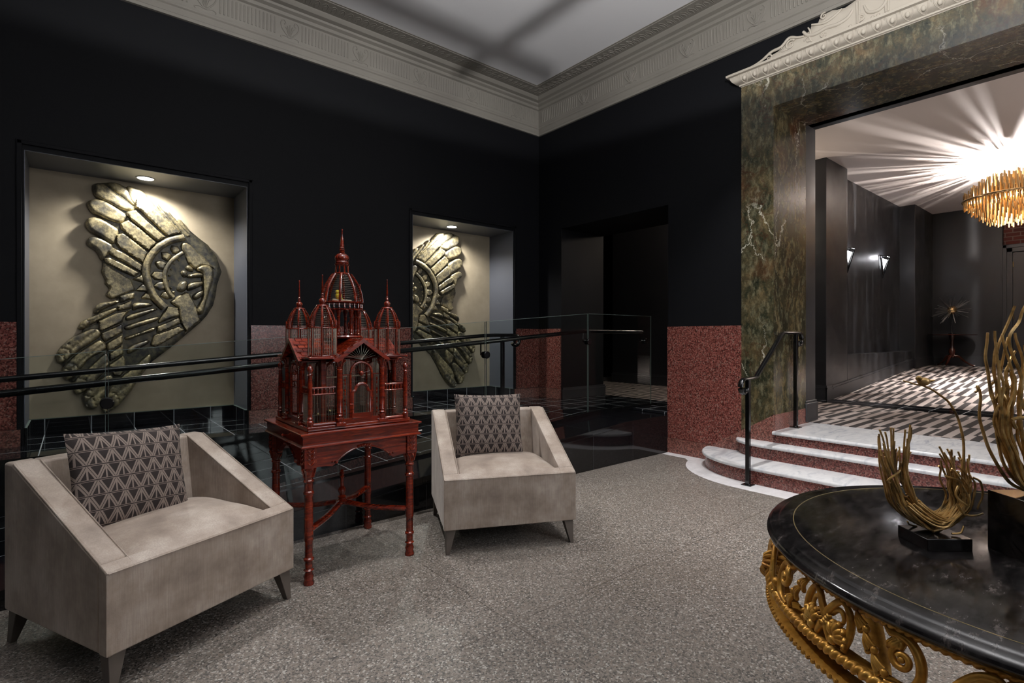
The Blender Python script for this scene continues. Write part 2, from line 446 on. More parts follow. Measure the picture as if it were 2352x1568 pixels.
# ---------------------------------------------------------------- mesh helpers
class MB:
    def __init__(s):
        s.v = []
        s.f = []
    def add(s, vs, fs):
        b = len(s.v)
        s.v += [tuple(p) for p in vs]
        s.f += [tuple(i + b for i in f) for f in fs]
        return s
    def box(s, x0, x1, y0, y1, z0, z1):
        return s.add([(x0, y0, z0), (x1, y0, z0), (x1, y1, z0), (x0, y1, z0), (x0, y0, z1), (x1, y0, z1), (x1, y1, z1), (x0, y1, z1)],
                     [(3, 2, 1, 0), (4, 5, 6, 7), (0, 1, 5, 4), (1, 2, 6, 5), (2, 3, 7, 6), (3, 0, 4, 7)])
    def hexa(s, b, t):     # two quads (bottom, top), counter-clockwise from above
        return s.add(list(b) + list(t), [(3, 2, 1, 0), (4, 5, 6, 7), (0, 1, 5, 4), (1, 2, 6, 5), (2, 3, 7, 6), (3, 0, 4, 7)])
    def prism(s, poly, a, b, axis='z'):
        # poly: 2D points; extruded from a to b along the axis
        n = len(poly)
        f3 = {'z': lambda p, t: (p[0], p[1], t), 'x': lambda p, t: (t, p[0], p[1]), 'y': lambda p, t: (p[0], t, p[1])}[axis]
        vs = [f3(p, a) for p in poly] + [f3(p, b) for p in poly]
        fs = [tuple(range(n))[::-1], tuple(range(n, 2 * n))]
        for i in range(n):
            j = (i + 1) % n
            fs.append((i, j, n + j, n + i))
        return s.add(vs, fs)
    def lathe(s, prof, c=(0, 0, 0), seg=16, axis='z'):
        # prof: (radius, height) pairs
        n = len(prof)
        vs = []
        for r, h in prof:
            for k in range(seg):
                a = 2 * PI * k / seg
                p = (r * math.cos(a), r * math.sin(a), h)
                if axis == 'y':
                    p = (p[0], p[2], p[1])
                elif axis == 'x':
                    p = (p[2], p[0], p[1])
                vs.append((c[0] + p[0], c[1] + p[1], c[2] + p[2]))
        fs = []
        for i in range(n - 1):
            for k in range(seg):
                k2 = (k + 1) % seg
                fs.append((i * seg + k, i * seg + k2, (i + 1) * seg + k2, (i + 1) * seg + k))
        if prof[0] != prof[-1]:
            fs.append(tuple(range(seg))[::-1])
            fs.append(tuple((n - 1) * seg + k for k in range(seg)))
        return s.add(vs, fs)
    def tube(s, pts, r, seg=8, closed=False, flat=1.0, up=None):
        pts = [Vector(p) for p in pts]
        n = len(pts)
        rs = r if isinstance(r, (list, tuple)) else [r] * n
        vs = []
        ref = Vector(up) if up else None
        prev = None
        for i, p in enumerate(pts):
            if closed:
                t = pts[(i + 1) % n] - pts[i - 1]
            else:
                t = pts[min(i + 1, n - 1)] - pts[max(i - 1, 0)]
            if t.length < 1e-9:
                t = Vector((0, 0, 1))
            t.normalize()
            if ref is not None:
                u = ref - t * ref.dot(t)
                if u.length < 1e-4:
                    u = t.orthogonal()
            elif prev is None:
                u = t.orthogonal()
            else:
                u = prev - t * prev.dot(t)
                if u.length < 1e-5:
                    u = t.orthogonal()
            u.normalize()
            prev = u
            w = t.cross(u)
            for k in range(seg):
                a = 2 * PI * k / seg
                vs.append(p + (u * math.cos(a) * flat + w * math.sin(a)) * rs[i])
        fs = []
        m = n if closed else n - 1
        for i in range(m):
            j = (i + 1) % n
            for k in range(seg):
                k2 = (k + 1) % seg
                fs.append((i * seg + k, i * seg + k2, j * seg + k2, j * seg + k))
        if not closed:
            fs.append(tuple(range(seg))[::-1])
            fs.append(tuple((n - 1) * seg + k for k in range(seg)))
        return s.add(vs, fs)
    def cyl(s, a, b, r, seg=10):
        return s.tube([a, b], r, seg)
    def ball(s, c, r, seg=10, rings=6, sc_=(1, 1, 1)):
        vs = []
        for i in range(rings + 1):
            t = PI * i / rings
            for k in range(seg):
                a = 2 * PI * k / seg
                rr = max(math.sin(t), 1e-3)
                vs.append((c[0] + r * sc_[0] * rr * math.cos(a), c[1] + r * sc_[1] * rr * math.sin(a), c[2] + r * sc_[2] * math.cos(t)))
        fs = []
        for i in range(rings):
            for k in range(seg):
                k2 = (k + 1) % seg
                fs.append((i * seg + k, (i + 1) * seg + k, (i + 1) * seg + k2, i * seg + k2))
        fs.append(tuple(range(seg)))
        fs.append(tuple(rings * seg + k for k in range(seg))[::-1])
        return s.add(vs, fs)
    def xform(s, mat, start=0):
        s.v[start:] = [tuple(mat @ Vector(p)) for p in s.v[start:]]
        return s
    def relief(s, poly, fmap, base, thick, step=0.012, w=0.03, rnd=1, groove=None):
        """domed plate over a 2-D outline; fmap(u, v, h) gives the 3-D point; base height, dome height"""
        if rnd:
            poly = chaikin(poly, 2)
        poly = resample(poly, step * 1.4)
        if area2(poly) < 0:
            poly = poly[::-1]
        n = len(poly)
        xs = [p[0] for p in poly]
        ys = [p[1] for p in poly]
        inner = []
        y = min(ys) + step * 0.5
        k = 0
        while y < max(ys):
            x = min(xs) + step * (0.5 if k % 2 else 0.0)
            while x < max(xs):
                if inside(x, y, poly):
                    d = edist(x, y, poly)
                    if d > step * 0.5:
                        inner.append((x, y, d))
                x += step
            y += step * 0.87
            k += 1
        pts = [Vector(p) for p in poly] + [Vector((p[0], p[1])) for p in inner]
        edges = [(i, (i + 1) % n) for i in range(n)]
        ov, oe, of, iv, ie, jf = delaunay_2d_cdt(pts, edges, [], 1, 1e-6)
        vs = []
        for i, p in enumerate(ov):
            d = edist(p[0], p[1], poly) if not (iv[i] and iv[i][0] < n) else 0.0
            t = min(d / w, 1.0)
            h = base + thick * (math.sqrt(max(0.0, 1 - (1 - t) ** 2)) if rnd else (t if t < 1 else 1.0)) 
            if groove:
                h -= groove(p[0], p[1]) * min(1.0, d / 0.01)
            vs.append(fmap(p[0], p[1], h))
        b0 = len(ov)
        ring = [fmap(p[0], p[1], 0.0) for p in poly]
        top_ring = [fmap(p[0], p[1], base) for p in poly]
        fs = [tuple(f) for f in of]
        vs += ring + top_ring
        for i in range(n):
            j = (i + 1) % n
            fs.append((b0 + i, b0 + j, b0 + n + j, b0 + n + i))
        return s.add(vs, fs)
    def build(s, name, mat, parent=None, smooth=True, angle=35, bevel=0.0, seg=2, loc=None, rot=None):
        me = bpy.data.meshes.new(name)
        me.from_pydata(s.v, [], s.f)
        me.validate()
        bm = bmesh.new()
        bm.from_mesh(me)
        bmesh.ops.remove_doubles(bm, verts=bm.verts, dist=1e-6)
        bmesh.ops.recalc_face_normals(bm, faces=bm.faces)
        bm.to_mesh(me)
        bm.free()
        if smooth:
            me.shade_smooth()
            me.set_sharp_from_angle(angle=R(angle))
        if isinstance(mat, str):
            mat = M[mat]
        me.materials.append(mat)
        o = bpy.data.objects.new(name, me)
        col.objects.link(o)
        if parent:
            o.parent = parent
        if bevel:
            md = o.modifiers.new('bevel', 'BEVEL')
            md.width = bevel
            md.segments = seg
            md.limit_method = 'ANGLE'
            md.angle_limit = R(40)
            md.harden_normals = False
        if loc:
            o.location = loc
        if rot:
            o.rotation_euler = rot
        return o

def area2(p):
    return sum(p[i][0] * p[(i + 1) % len(p)][1] - p[(i + 1) % len(p)][0] * p[i][1] for i in range(len(p)))
def inside(x, y, poly):
    c = False
    n = len(poly)
    j = n - 1
    for i in range(n):
        xi, yi = poly[i]
        xj, yj = poly[j]
        if (yi > y) != (yj > y) and x < (xj - xi) * (y - yi) / (yj - yi) + xi:
            c = not c
        j = i
    return c
def edist(x, y, poly):
    best = 1e9
    n = len(poly)
    for i in range(n):
        ax, ay = poly[i]
        bx, by = poly[(i + 1) % n]
        dx, dy = bx - ax, by - ay
        L = dx * dx + dy * dy
        t = 0 if L < 1e-12 else max(0, min(1, ((x - ax) * dx + (y - ay) * dy) / L))
        d = (x - ax - t * dx) ** 2 + (y - ay - t * dy) ** 2
        if d < best:
            best = d
    return math.sqrt(best)
def chaikin(p, n):
    for _ in range(n):
        q = []
        for i in range(len(p)):
            a = p[i]
            b = p[(i + 1) % len(p)]
            q.append((a[0] * .78 + b[0] * .22, a[1] * .78 + b[1] * .22))
            q.append((a[0] * .22 + b[0] * .78, a[1] * .22 + b[1] * .78))
        p = q
    return p
def resample(p, step):
    q = []
    n = len(p)
    for i in range(n):
        a = p[i]
        b = p[(i + 1) % n]
        L = math.hypot(b[0] - a[0], b[1] - a[1])
        if L < 1e-5:
            continue
        k = max(1, int(round(L / step)))
        for t in range(k):
            q.append((a[0] + (b[0] - a[0]) * t / k, a[1] + (b[1] - a[1]) * t / k))
    # drop points that crowd
    out = []
    for pt in q:
        if not out or math.hypot(pt[0] - out[-1][0], pt[1] - out[-1][1]) > step * 0.3:
            out.append(pt)
    return out
def spline(pts, n=6, closed=False):
    P = [Vector(p) for p in pts]
    m = len(P)
    out = []
    rng = m if closed else m - 1
    for i in range(rng):
        if closed:
            a, b, c, d = P[i - 1], P[i], P[(i + 1) % m], P[(i + 2) % m]
        else:
            a, b, c, d = P[max(i - 1, 0)], P[i], P[i + 1], P[min(i + 2, m - 1)]
        for k in range(n):
            t = k / n
            out.append(0.5 * ((2 * b) + (c - a) * t + (2 * a - 5 * b + 4 * c - d) * t * t + (3 * b - a - 3 * c + d) * t ** 3))
    if not closed:
        out.append(P[-1])
    return out
def lerp_list(vals, n):
    out = []
    m = len(vals)
    for i in range(n):
        t = i / (n - 1) * (m - 1)
        k = min(int(t), m - 2)
        out.append(vals[k] + (vals[k + 1] - vals[k]) * (t - k))
    return out

def tag(o, label, cat, group=None):
    o['label'] = label
    o['category'] = cat
    if group:
        o['group'] = group
    return o
def empty(name, loc, rz=0.0, label=None, cat=None, group=None):
    o = bpy.data.objects.new(name, None)
    o.empty_display_size = 0.1
    col.objects.link(o)
    o.location = loc
    o.rotation_euler = (0, 0, rz)
    if label:
        tag(o, label, cat, group)
    return o
def struct(o):
    o['kind'] = 'structure'
    return o
def copy_tree(o, parent=None):
    c = o.copy()
    col.objects.link(c)
    c.parent = parent
    for ch in list(o.children):
        copy_tree(ch, c)
    return c
# sculpted relief outlines in millimetres from the centre of the relief: u along the wall, v up
FEATHERS=[('crest_feather',0.035,0.035,1,[(-360,1004),(-353,1037),(-315,1055),(-269,1046),(-217,990),(-154,942),(-63,878),(-68,837),(-133,821),(-233,871),(-325,910),(-353,947)]),
('crest_feather',0.03,0.03,1,[(-266,1048),(-243,1075),(-185,1080),(-122,1052),(-68,985),(-30,898),(-62,873),(-132,941),(-217,996)]),
('crest_feather',0.04,0.03,1,[(-122,1053),(-90,1069),(-14,1046),(25,1013),(92,929),(295,711),(313,665),(120,825),(8,916),(-58,885),(-101,944)]),
('crest_feather',0.035,0.035,1,[(-405,843),(-385,884),(-340,905),(-284,904),(-207,862),(-122,803),(-106,765),(-154,699),(-233,715),(-310,749),(-370,778)]),
('crest_feather',0.035,0.035,1,[(-417,670),(-395,724),(-350,746),(-279,727),(-180,660),(-165,626),(-186,557),(-207,503),(-258,529),(-320,574),(-385,610)]),
('crest_feather',0.035,0.035,1,[(-407,512),(-390,552),(-355,573),(-294,557),(-212,509),(-207,464),(-238,421),(-274,366),(-299,357),(-320,413),(-340,449),(-390,476)]),
('wing_feather',0.05,0.035,0,[(-56,956),(-9,974),(91,886),(311,684),(311,673),(199,628),(91,737),(-9,843),(-56,870)]),
('wing_feather',0.05,0.035,0,[(-118,820),(-48,848),(40,757),(188,623),(122,568),(35,642),(-91,752),(-118,787)]),
('wing_feather',0.05,0.035,0,[(-165,702),(-107,749),(-15,682),(116,560),(51,476),(-58,557),(-160,657)]),
('wing_feather',0.05,0.035,0,[(-199,599),(-144,626),(-58,557),(46,468),(10,354),(-80,415),(-176,485),(-197,521)]),
('wing_feather',0.05,0.035,0,[(-259,450),(-223,486),(-134,443),(4,343),(-4,269),(-102,327),(-238,413)]),
('wing_feather',0.05,0.035,0,[(-285,376),(-244,393),(-155,349),(-15,268),(-58,225),(-155,270),(-269,339)]),
('edge_feather',0.03,0.025,0,[(93,932),(127,938),(173,876),(320,696),(308,666),(150,845)]),
('edge_feather',0.03,0.02,0,[(177,877),(220,870),(258,820),(406,658),(363,638),(203,833)]),
('edge_feather',0.025,0.015,0,[(262,822),(316,809),(376,726),(450,646),(413,638),(286,763)]),
('petal',0.04,0.03,0,[(217,517),(232,556),(279,555),(311,509),(284,475),(243,468)]),
('petal',0.04,0.03,0,[(143,479),(196,488),(243,459),(201,388),(155,414)]),
('petal',0.04,0.03,0,[(92,387),(150,401),(201,382),(176,303),(125,317),(105,349)]),
('petal',0.04,0.03,0,[(60,249),(90,291),(171,297),(176,209),(100,207)]),
('petal',0.04,0.03,0,[(80,149),(115,193),(171,206),(191,125),(135,110)]),
('petal',0.04,0.03,0,[(135,56),(155,99),(201,114),(227,42),(201,28)]),
('tooth',0.04,0.02,0,[(264,431),(311,432),(296,397)]),
('tooth',0.04,0.02,0,[(233,379),(264,391),(264,360)]),
('tooth',0.04,0.02,0,[(212,328),(246,337),(233,303)]),
('tooth',0.04,0.02,0,[(202,279),(233,263),(207,236)]),
('tooth',0.04,0.02,0,[(202,227),(233,217),(210,185)]),
('tooth',0.04,0.02,0,[(207,169),(249,141),(223,118)]),
('tooth',0.04,0.02,0,[(228,110),(264,118),(259,68)]),
('spike',0.045,0.03,0,[(-81,203),(6,263),(30,169),(-4,179)]),
('spike',0.045,0.03,0,[(-53,102),(-4,167),(35,164),(55,93),(-14,92)]),
('spike',0.045,0.03,0,[(-19,27),(25,92),(60,82),(89,20)]),
('brow_feather',0.05,0.04,1,[(305,571),(334,595),(377,586),(499,472),(613,349),(569,357),(475,377),(425,323),(364,396),(346,464),(316,510)]),
('claw',0.07,0.045,1,[(431,348),(488,388),(554,384),(594,330),(582,215),(549,124),(510,-41),(493,-105),(461,-112),(439,-69),(466,7),(493,65),(493,184),(482,309),(444,318)]),
('claw',0.06,0.05,1,[(359,269),(402,297),(495,310),(500,260),(365,244)]),
('claw',0.06,0.045,1,[(360,176),(392,209),(495,235),(501,185),(376,115),(354,139)]),
('claw',0.06,0.045,1,[(397,67),(435,112),(501,147),(501,85),(429,25)]),
('claw',0.05,0.04,1,[(303,303),(335,324),(367,302),(362,252),(324,249)]),
('claw',0.05,0.045,1,[(271,147),(298,204),(366,227),(361,140),(324,101),(282,111)]),
('claw',0.05,0.035,1,[(341,349),(367,377),(416,350),(416,306),(362,314)]),
('breast_plate',0.05,0.035,0,[(220,10),(277,62),(346,109),(378,104),(443,-36),(476,-174),(400,-231),(349,-297),(341,-257),(309,-201),(293,-134),(283,-48),(236,-13)]),
('breast_feather',0.05,0.04,0,[(121,-186),(159,-101),(199,-39),(288,-42),(303,-128),(210,-160),(133,-201)]),
('breast_feather',0.05,0.04,0,[(113,-229),(184,-191),(293,-134),(314,-195),(210,-252),(113,-295)]),
('breast_feather',0.05,0.04,0,[(61,-403),(87,-310),(293,-221),(342,-261),(185,-373),(100,-427)]),
('bar_feather',0.045,0.05,1,[(-79,-28),(-28,-3),(87,-13),(80,-41),(-35,-68),(-75,-96)]),
('bar_feather',0.045,0.05,1,[(-131,-144),(-47,-95),(113,-47),(132,-66),(-3,-140),(-122,-189)]),
('bar_feather',0.045,0.05,1,[(-146,-235),(-54,-188),(139,-121),(126,-176),(-22,-233),(-122,-276)]),
('bar_feather',0.045,0.05,1,[(-143,-333),(-54,-295),(113,-216),(106,-271),(-22,-318),(-116,-364)]),
('bar_feather',0.045,0.05,1,[(-119,-470),(-109,-417),(-22,-372),(61,-341),(54,-388),(-22,-441),(-109,-493)]),
('scale',0.055,0.03,0,[(-164,45),(-53,88),(-60,28),(-164,-18)]),
('scale',0.055,0.03,0,[(-186,-43),(-78,12),(-82,-66),(-183,-96)]),
('scale',0.055,0.03,0,[(-319,-185),(-189,-107),(-85,-74),(-134,-144),(-146,-193),(-302,-281),(-322,-259)]),
('scale',0.055,0.03,0,[(-302,-290),(-146,-204),(-146,-288),(-272,-374),(-302,-333)]),
('scale',0.055,0.03,0,[(-263,-385),(-146,-299),(-146,-386),(-243,-464),(-263,-438)]),
('scale',0.055,0.03,0,[(-246,-475),(-146,-398),(-140,-481),(-231,-547),(-243,-528)]),
('scale',0.055,0.03,0,[(-249,-580),(-146,-494),(-125,-523),(-128,-637),(-164,-688),(-207,-679),(-243,-632)]),
('neck_plate',0.03,0.03,0,[(-299,258),(-285,350),(-203,283),(-80,204),(-51,118),(-42,95),(-80,87),(-165,41),(-226,15),(-267,48),(-240,118),(-272,157),(-267,186)]),
('tail_feather',0.035,0.04,1,[(-354,-75),(-325,-29),(-176,15),(-161,-15),(-266,-64),(-348,-134)]),
('tail_feather',0.035,0.04,1,[(-468,-246),(-440,-187),(-354,-134),(-206,-55),(-179,-69),(-188,-95),(-325,-185),(-440,-275)]),
('tail_feather',0.04,0.045,1,[(-611,-490),(-600,-447),(-567,-397),(-501,-326),(-360,-245),(-302,-259),(-296,-318),(-383,-392),(-485,-478),(-562,-562),(-600,-547)]),
('tail_feather',0.04,0.045,1,[(-573,-612),(-540,-556),(-479,-478),(-371,-392),(-307,-341),(-260,-393),(-266,-453),(-383,-517),(-440,-610),(-479,-674),(-534,-711),(-562,-677)]),
('tail_feather',0.04,0.045,1,[(-501,-730),(-451,-660),(-383,-597),(-272,-460),(-242,-505),(-236,-580),(-313,-689),(-383,-774),(-440,-836),(-490,-825)]),
('tail_feather',0.04,0.045,1,[(-434,-865),(-411,-801),(-325,-711),(-242,-655),(-200,-694),(-242,-767),(-272,-855),(-325,-955),(-360,-978),(-417,-947)]),
('tail_feather',0.04,0.045,1,[(-302,-949),(-266,-878),(-242,-782),(-170,-703),(-109,-646),(68,-458),(74,-552),(-15,-703),(-84,-830),(-158,-939),(-236,-1007),(-278,-1015),(-299,-987)]),
]
PLATE=[(-352,968),(-344,1034),(-308,1055),(-241,1072),(-120,1052),(-11,1048),(96,930),(176,874),(264,818),(378,725),(471,647),(546,591),(623,476),(666,333),(649,274),(625,198),(613,94),(590,-10),(534,-114),(478,-185),(359,-303),(246,-414),(79,-561),(-11,-699),(-81,-826),(-155,-928),(-228,-998),(-276,-994),(-264,-890),(-300,-879),(-347,-958),(-399,-924),(-370,-800),(-456,-817),(-473,-750),(-540,-688),(-546,-623),(-579,-535),(-595,-491),(-551,-405),(-439,-304),(-422,-252),(-312,-199),(-324,-102),(-264,-47),(-174,24),(-211,29),(-259,53),(-234,121),(-264,159),(-261,188),(-291,261),(-288,356),(-293,388),(-314,424),(-369,483),(-394,525),(-349,563),(-247,536),(-369,631),(-404,677),(-359,735),(-257,737),(-319,767),(-384,840),(-334,900),(-247,882),(-324,928)]
RING_A=[(334,638),(233,600),(147,539),(84,461),(40,372),(30,287),(33,227),(58,134),(98,41),(178,-52)]
RING_B=[(326,489),(255,427),(209,362),(183,299),(178,226),(189,154),(214,89),(248,51)]
# ---------------------------------------------------------------- the room shell
XR, YL = 5.07, 5.52          # faces of the right-hand wall and the left-hand wall
ZC = 4.56                    # main ceiling
XB, YB = -3.2, -3.0
Z1, Z2, Z3, ZH = 0.15, 0.285, 0.39, 0.40
ZP = 0.435                   # landing and ledge
def zramp(x):
    return ZP - max(0.0, (4.34 - x)) / 12.4

struct(MB().box(XB, XR, YB, 4.2, -0.06, 0.0).build('floor', 'terrazzo', smooth=False))
# left-hand wall with two niches
N1, N2 = (-0.294, 1.28), (3.06, 4.60)
YN = 6.05
w = MB()
for a, b in ((XB, N1[0]), (N1[1], N2[0]), (N2[1], 5.95)):
    w.box(a, b, YL, 6.25, -0.06, ZC + 0.1)
for a, b in (N1, N2):
    w.box(a, b, YL, 6.25, 2.71, ZC + 0.1)
struct(w.build('wall_left', 'paint', smooth=False))
for k, (a, b) in enumerate((N1, N2)):
    struct(MB().box(a, b, YN, 6.25, ZP, 2.71).build('wall_niche_%s' % ('left', 'middle')[k], 'khaki', smooth=False))
    # lining of the reveals, a satin grey coat
    m = MB().box(a, a + 0.004, YL + 0.002, YN, 0.57, 2.706).box(b - 0.004, b, YL + 0.002, YN, 0.57, 2.706).box(a, b, YL + 0.002, YN, 2.706, 2.712)
    struct(m.build('trim_%d' % (1 + k), 'reveal', smooth=False))
    # stepped edge frame round the opening
    m = MB()
    for (x0, x1, z0, z1) in ((a - 0.042, a - 0.012, 1.36 if k else ZP, 2.78), (b + 0.012, b + 0.042, 1.36, 2.78), (a - 0.042, b + 0.042, 2.75, 2.78)):
        m.box(x0, x1, YL - 0.014, YL + 0.001, z0, z1)
    struct(m.build('trim_%d' % (3 + k), 'paint', bevel=0.004))
    # tiled skirting in the niche
    m = MB().box(a + 0.004, b - 0.004, YN - 0.014, YN, ZP, 0.57)
    struct(m.build('baseboard_niche_%s' % ('left', 'middle')[k], 'tile_xz', smooth=False))
    m = MB().box(a + 0.004, a + 0.016, YL, YN - 0.014, ZP, 0.57).box(b - 0.016, b - 0.004, YL, YN - 0.014, ZP, 0.57)
    struct(m.build('baseboard_niche_sides_%s' % ('left', 'middle')[k], 'tile_yz', smooth=False))
    struct(MB().box(a, b, YN - 0.02, YN - 0.0005, 0.57, 0.574).box(a + 0.004, a + 0.018, YL, YN, 0.57, 0.574).box(b - 0.018, b - 0.004, YL, YN, 0.57, 0.574).build('trim_%d' % (5 + k), 'glass_edge', smooth=False))

# right-hand wall with the doorway and the marble portal
DY0, DY1, DZ = 3.405, 5.07, 2.735
PY0, PY1, PZ = -0.75, 2.25, 3.435
XW = 5.93
w = MB()
w.box(XR, XW, DY1, 6.25, -0.06, ZC + 0.1)
w.box(XR, XW, DY0, DY1, DZ, ZC + 0.1)
w.box(XR, XW, DY0, DY1, -0.06, ZP - 0.02)
w.box(XR, XW, 2.27, DY0, -0.06, ZC + 0.1)
w.box(XR, XW, PY0 - 0.02, 2.27, PZ + 0.02, ZC + 0.1)
w.box(XR, XW, YB, PY0 - 0.02, -0.06, ZC + 0.1)
struct(w.build('wall_right', 'paint', smooth=False))
struct(MB().box(XB - 0.2, XB, YB, 6.25, -0.06, ZC + 0.1).build('wall_back', 'paint', smooth=False))
struct(MB().box(XB - 0.2, XR, YB - 0.2, YB, -0.06, ZC + 0.1).build('wall_front', 'paint', smooth=False))
struct(MB().box(XB, XR, YB, YL, ZC, ZC + 0.1).build('ceiling', 'ceil', smooth=False))

# granite wainscot slabs with a slightly proud base course
gz = 1.385
t = 0.016
m = MB()
for a, b in ((XB, N1[0] - 0.042), (N1[1] + 0.03, N2[0] - 0.03), (N2[1] + 0.042, XR - t)):
    m.box(a, b, YL - t, YL + 0.002, 0.567, gz)
struct(m.build('trim_7', 'granite', smooth=False))
m = MB()
for a, b in ((XB, N1[0] - 0.02), (N1[1] + 0.012, N2[0] - 0.012), (N2[1] + 0.02, XR - t)):
    m.box(a, b, YL - t - 0.006, YL + 0.002, ZP, 0.564)
struct(m.build('trim_8', 'granite_base', smooth=False))
struct(MB().box(XR - t, XR + 0.002, DY1 + 0.005, YL, 0.567, gz).box(XR - t, XR + 0.002, 2.56, DY0, 0.163, gz).build('trim_9', 'granite', smooth=False))
struct(MB().box(XR - t - 0.006, XR + 0.002, DY1 + 0.005, YL, ZP, 0.564).build('trim_10', 'granite_base', smooth=False))
# base course on the portal side rises with the steps
m = MB().prism([(3.405, 0.0), (3.405, 0.16), (2.884, 0.16), (2.25, 0.54), (2.25, 0.0)], XR - t - 0.006, XR + 0.003, 'x')
m.box(XR + 0.003, XW - 0.1, 2.245, 2.265, 0.0, 0.54)
struct(m.build('trim_11', 'granite_base', smooth=False))

# marble portal: front faces and reveals, jamb and header as separate slabs
struct(MB().prism([(2.27, 0.50), (2.27, PZ + 0.02), (2.56, PZ + 0.02), (2.56, 0.32)], XR - 0.02, XR + 0.003, 'x').build('trim_12', 'marble_green', smooth=False))
struct(MB().box(XR - 0.02, XR + 0.003, PY0 - 0.31, 2.56, PZ + 0.02, 3.72).build('trim_13', 'marble_green', smooth=False))
struct(MB().box(XR - 0.02, 5.78, 2.25, 2.27, 0.54, PZ + 0.02).build('trim_14', 'marble_green', smooth=False))
struct(MB().box(XR - 0.02, 5.78, PY0, 2.25, PZ, PZ + 0.02).build('trim_15', 'marble_green', smooth=False))
struct(MB().box(XR - 0.02, XR + 0.003, PY0 - 0.31, PY0 - 0.02, 0.3, PZ + 0.02).box(XR - 0.02, 5.78, PY0 - 0.02, PY0, 0.54, PZ).build('trim_16', 'marble_green', smooth=False))
# painted return behind the marble
struct(MB().box(5.78, 6.02, 2.25, 2.40, 0.40, PZ + 0.02).box(5.78, 6.02, PY0 - 0.15, 2.25, PZ + 0.02, PZ + 0.12).build('trim_17', 'paint2', smooth=False))
struct(MB().box(5.76, 6.06, 2.235, 2.42, ZH, ZH + 0.19).box(5.77, 6.045, 2.242, 2.41, ZH + 0.19, ZH + 0.215).build('baseboard_portal', 'door_paint', bevel=0.006))

# landing, ramp and ledge
m = MB().hexa([(-1.05, 3.93, -0.01), (4.34, 3.93, -0.01), (4.34, 4.98, -0.01), (-1.05, 4.98, -0.01)],
              [(-1.05, 3.93, zramp(-1.05)), (4.34, 3.93, ZP), (4.34, 4.98, ZP), (-1.05, 4.98, zramp(-1.05))])
m.box(4.34, XR, 3.93, 4.98, -0.01, ZP)
m.box(XR, XW, DY0, DY1, ZP - 0.03, ZP)
struct(m.build('floor_ramp', 'tile', smooth=False))
m = MB().box(XB, XR, 4.98, YL, -0.01, ZP)
for a, b in (N1, N2):
    m.box(a, b, YL, YN, 0.0, ZP)
struct(m.build('floor_ledge', 'tile', smooth=False))
struct(MB().box(XB, 4.34, 4.972, 4.98, -0.01, ZP - 0.012).build('trim_18', 'blackstone', smooth=False))
struct(MB().box(XB, 4.34, 4.968, 4.981, ZP - 0.012, ZP + 0.001).build('trim_19', 'black_gloss', smooth=False))
# low plinth in front of the ramp, following its slope, with the curb behind it
def zpl(x):
    return max(0.03, zramp(x) - 0.025)
m = MB().hexa([(XB, 3.40, -0.01), (4.34, 3.40, -0.01), (4.34, 3.93, -0.01), (XB, 3.93, -0.01)],
              [(-1.2, 3.40, zpl(-1.2)), (4.34, 3.40, zpl(4.34)), (4.34, 3.93, zpl(4.34)), (-1.2, 3.93, zpl(-1.2))])
m.box(4.34, XR - 0.001, 3.40, 3.93, -0.01, zpl(4.34))
struct(m.build('trim_20', 'blackstone', smooth=False))
m = MB().hexa([(-1.05, 3.89, 0), (4.34, 3.89, 0), (4.34, 3.955, 0), (-1.05, 3.955, 0)],
              [(-1.05, 3.89, zramp(-1.05) + 0.02), (4.34, 3.89, ZP + 0.02), (4.34, 3.955, ZP + 0.02), (-1.05, 3.955, zramp(-1.05) + 0.02)])
m.box(4.34, 5.55, 3.89, 3.955, 0.2, ZP + 0.02)
struct(m.build('trim_21', 'black_gloss', smooth=False))
# bead lines of the plinth cap
m = MB()
for dz, dy in ((-0.001, 0.006), (-0.045, 0.003)):
    m.hexa([(-1.2, 3.40 - dy, zpl(-1.2) + dz - 0.012), (4.34, 3.40 - dy, zpl(4.34) + dz - 0.012), (4.34, 3.41, zpl(4.34) + dz - 0.012), (-1.2, 3.41, zpl(-1.2) + dz - 0.012)],
           [(-1.2, 3.40 - dy, zpl(-1.2) + dz), (4.34, 3.40 - dy, zpl(4.34) + dz), (4.34, 3.41, zpl(4.34) + dz), (-1.2, 3.41, zpl(-1.2) + dz)])
    m.box(4.34, XR - 0.03, 3.40 - dy, 3.41, zpl(4.34) + dz - 0.012, zpl(4.34) + dz)
struct(m.build('trim_22', 'black_gloss', smooth=False))

# pale stone border inlaid round the steps
def ell(cx, cy, a, b, n=18, t0=0, t1=90):
    return [(cx - a * math.sin(R(t0 + (t1 - t0) * k / n)), cy + b * math.cos(R(t0 + (t1 - t0) * k / n))) for k in range(n + 1)]
YM = 0.75
def step_outline(a, b, cy):
    left = ell(XR, cy, a, b)
    right = [(x, 2 * YM - y) for x, y in reversed(left)]
    return left + right
bo = [(XR - 0.14, 3.39), (XR - 0.14, 3.10)] + ell(XR, 2.2, 0.77, 0.86, t0=12)[1:]
bo = bo + [(x, 2 * YM - y) for x, y in reversed(bo)]
struct(MB().prism([(XR, 3.39)] + bo + [(XR, 2 * YM - 3.39)], -0.002, 0.0015).build('floor_border', 'border', smooth=False))

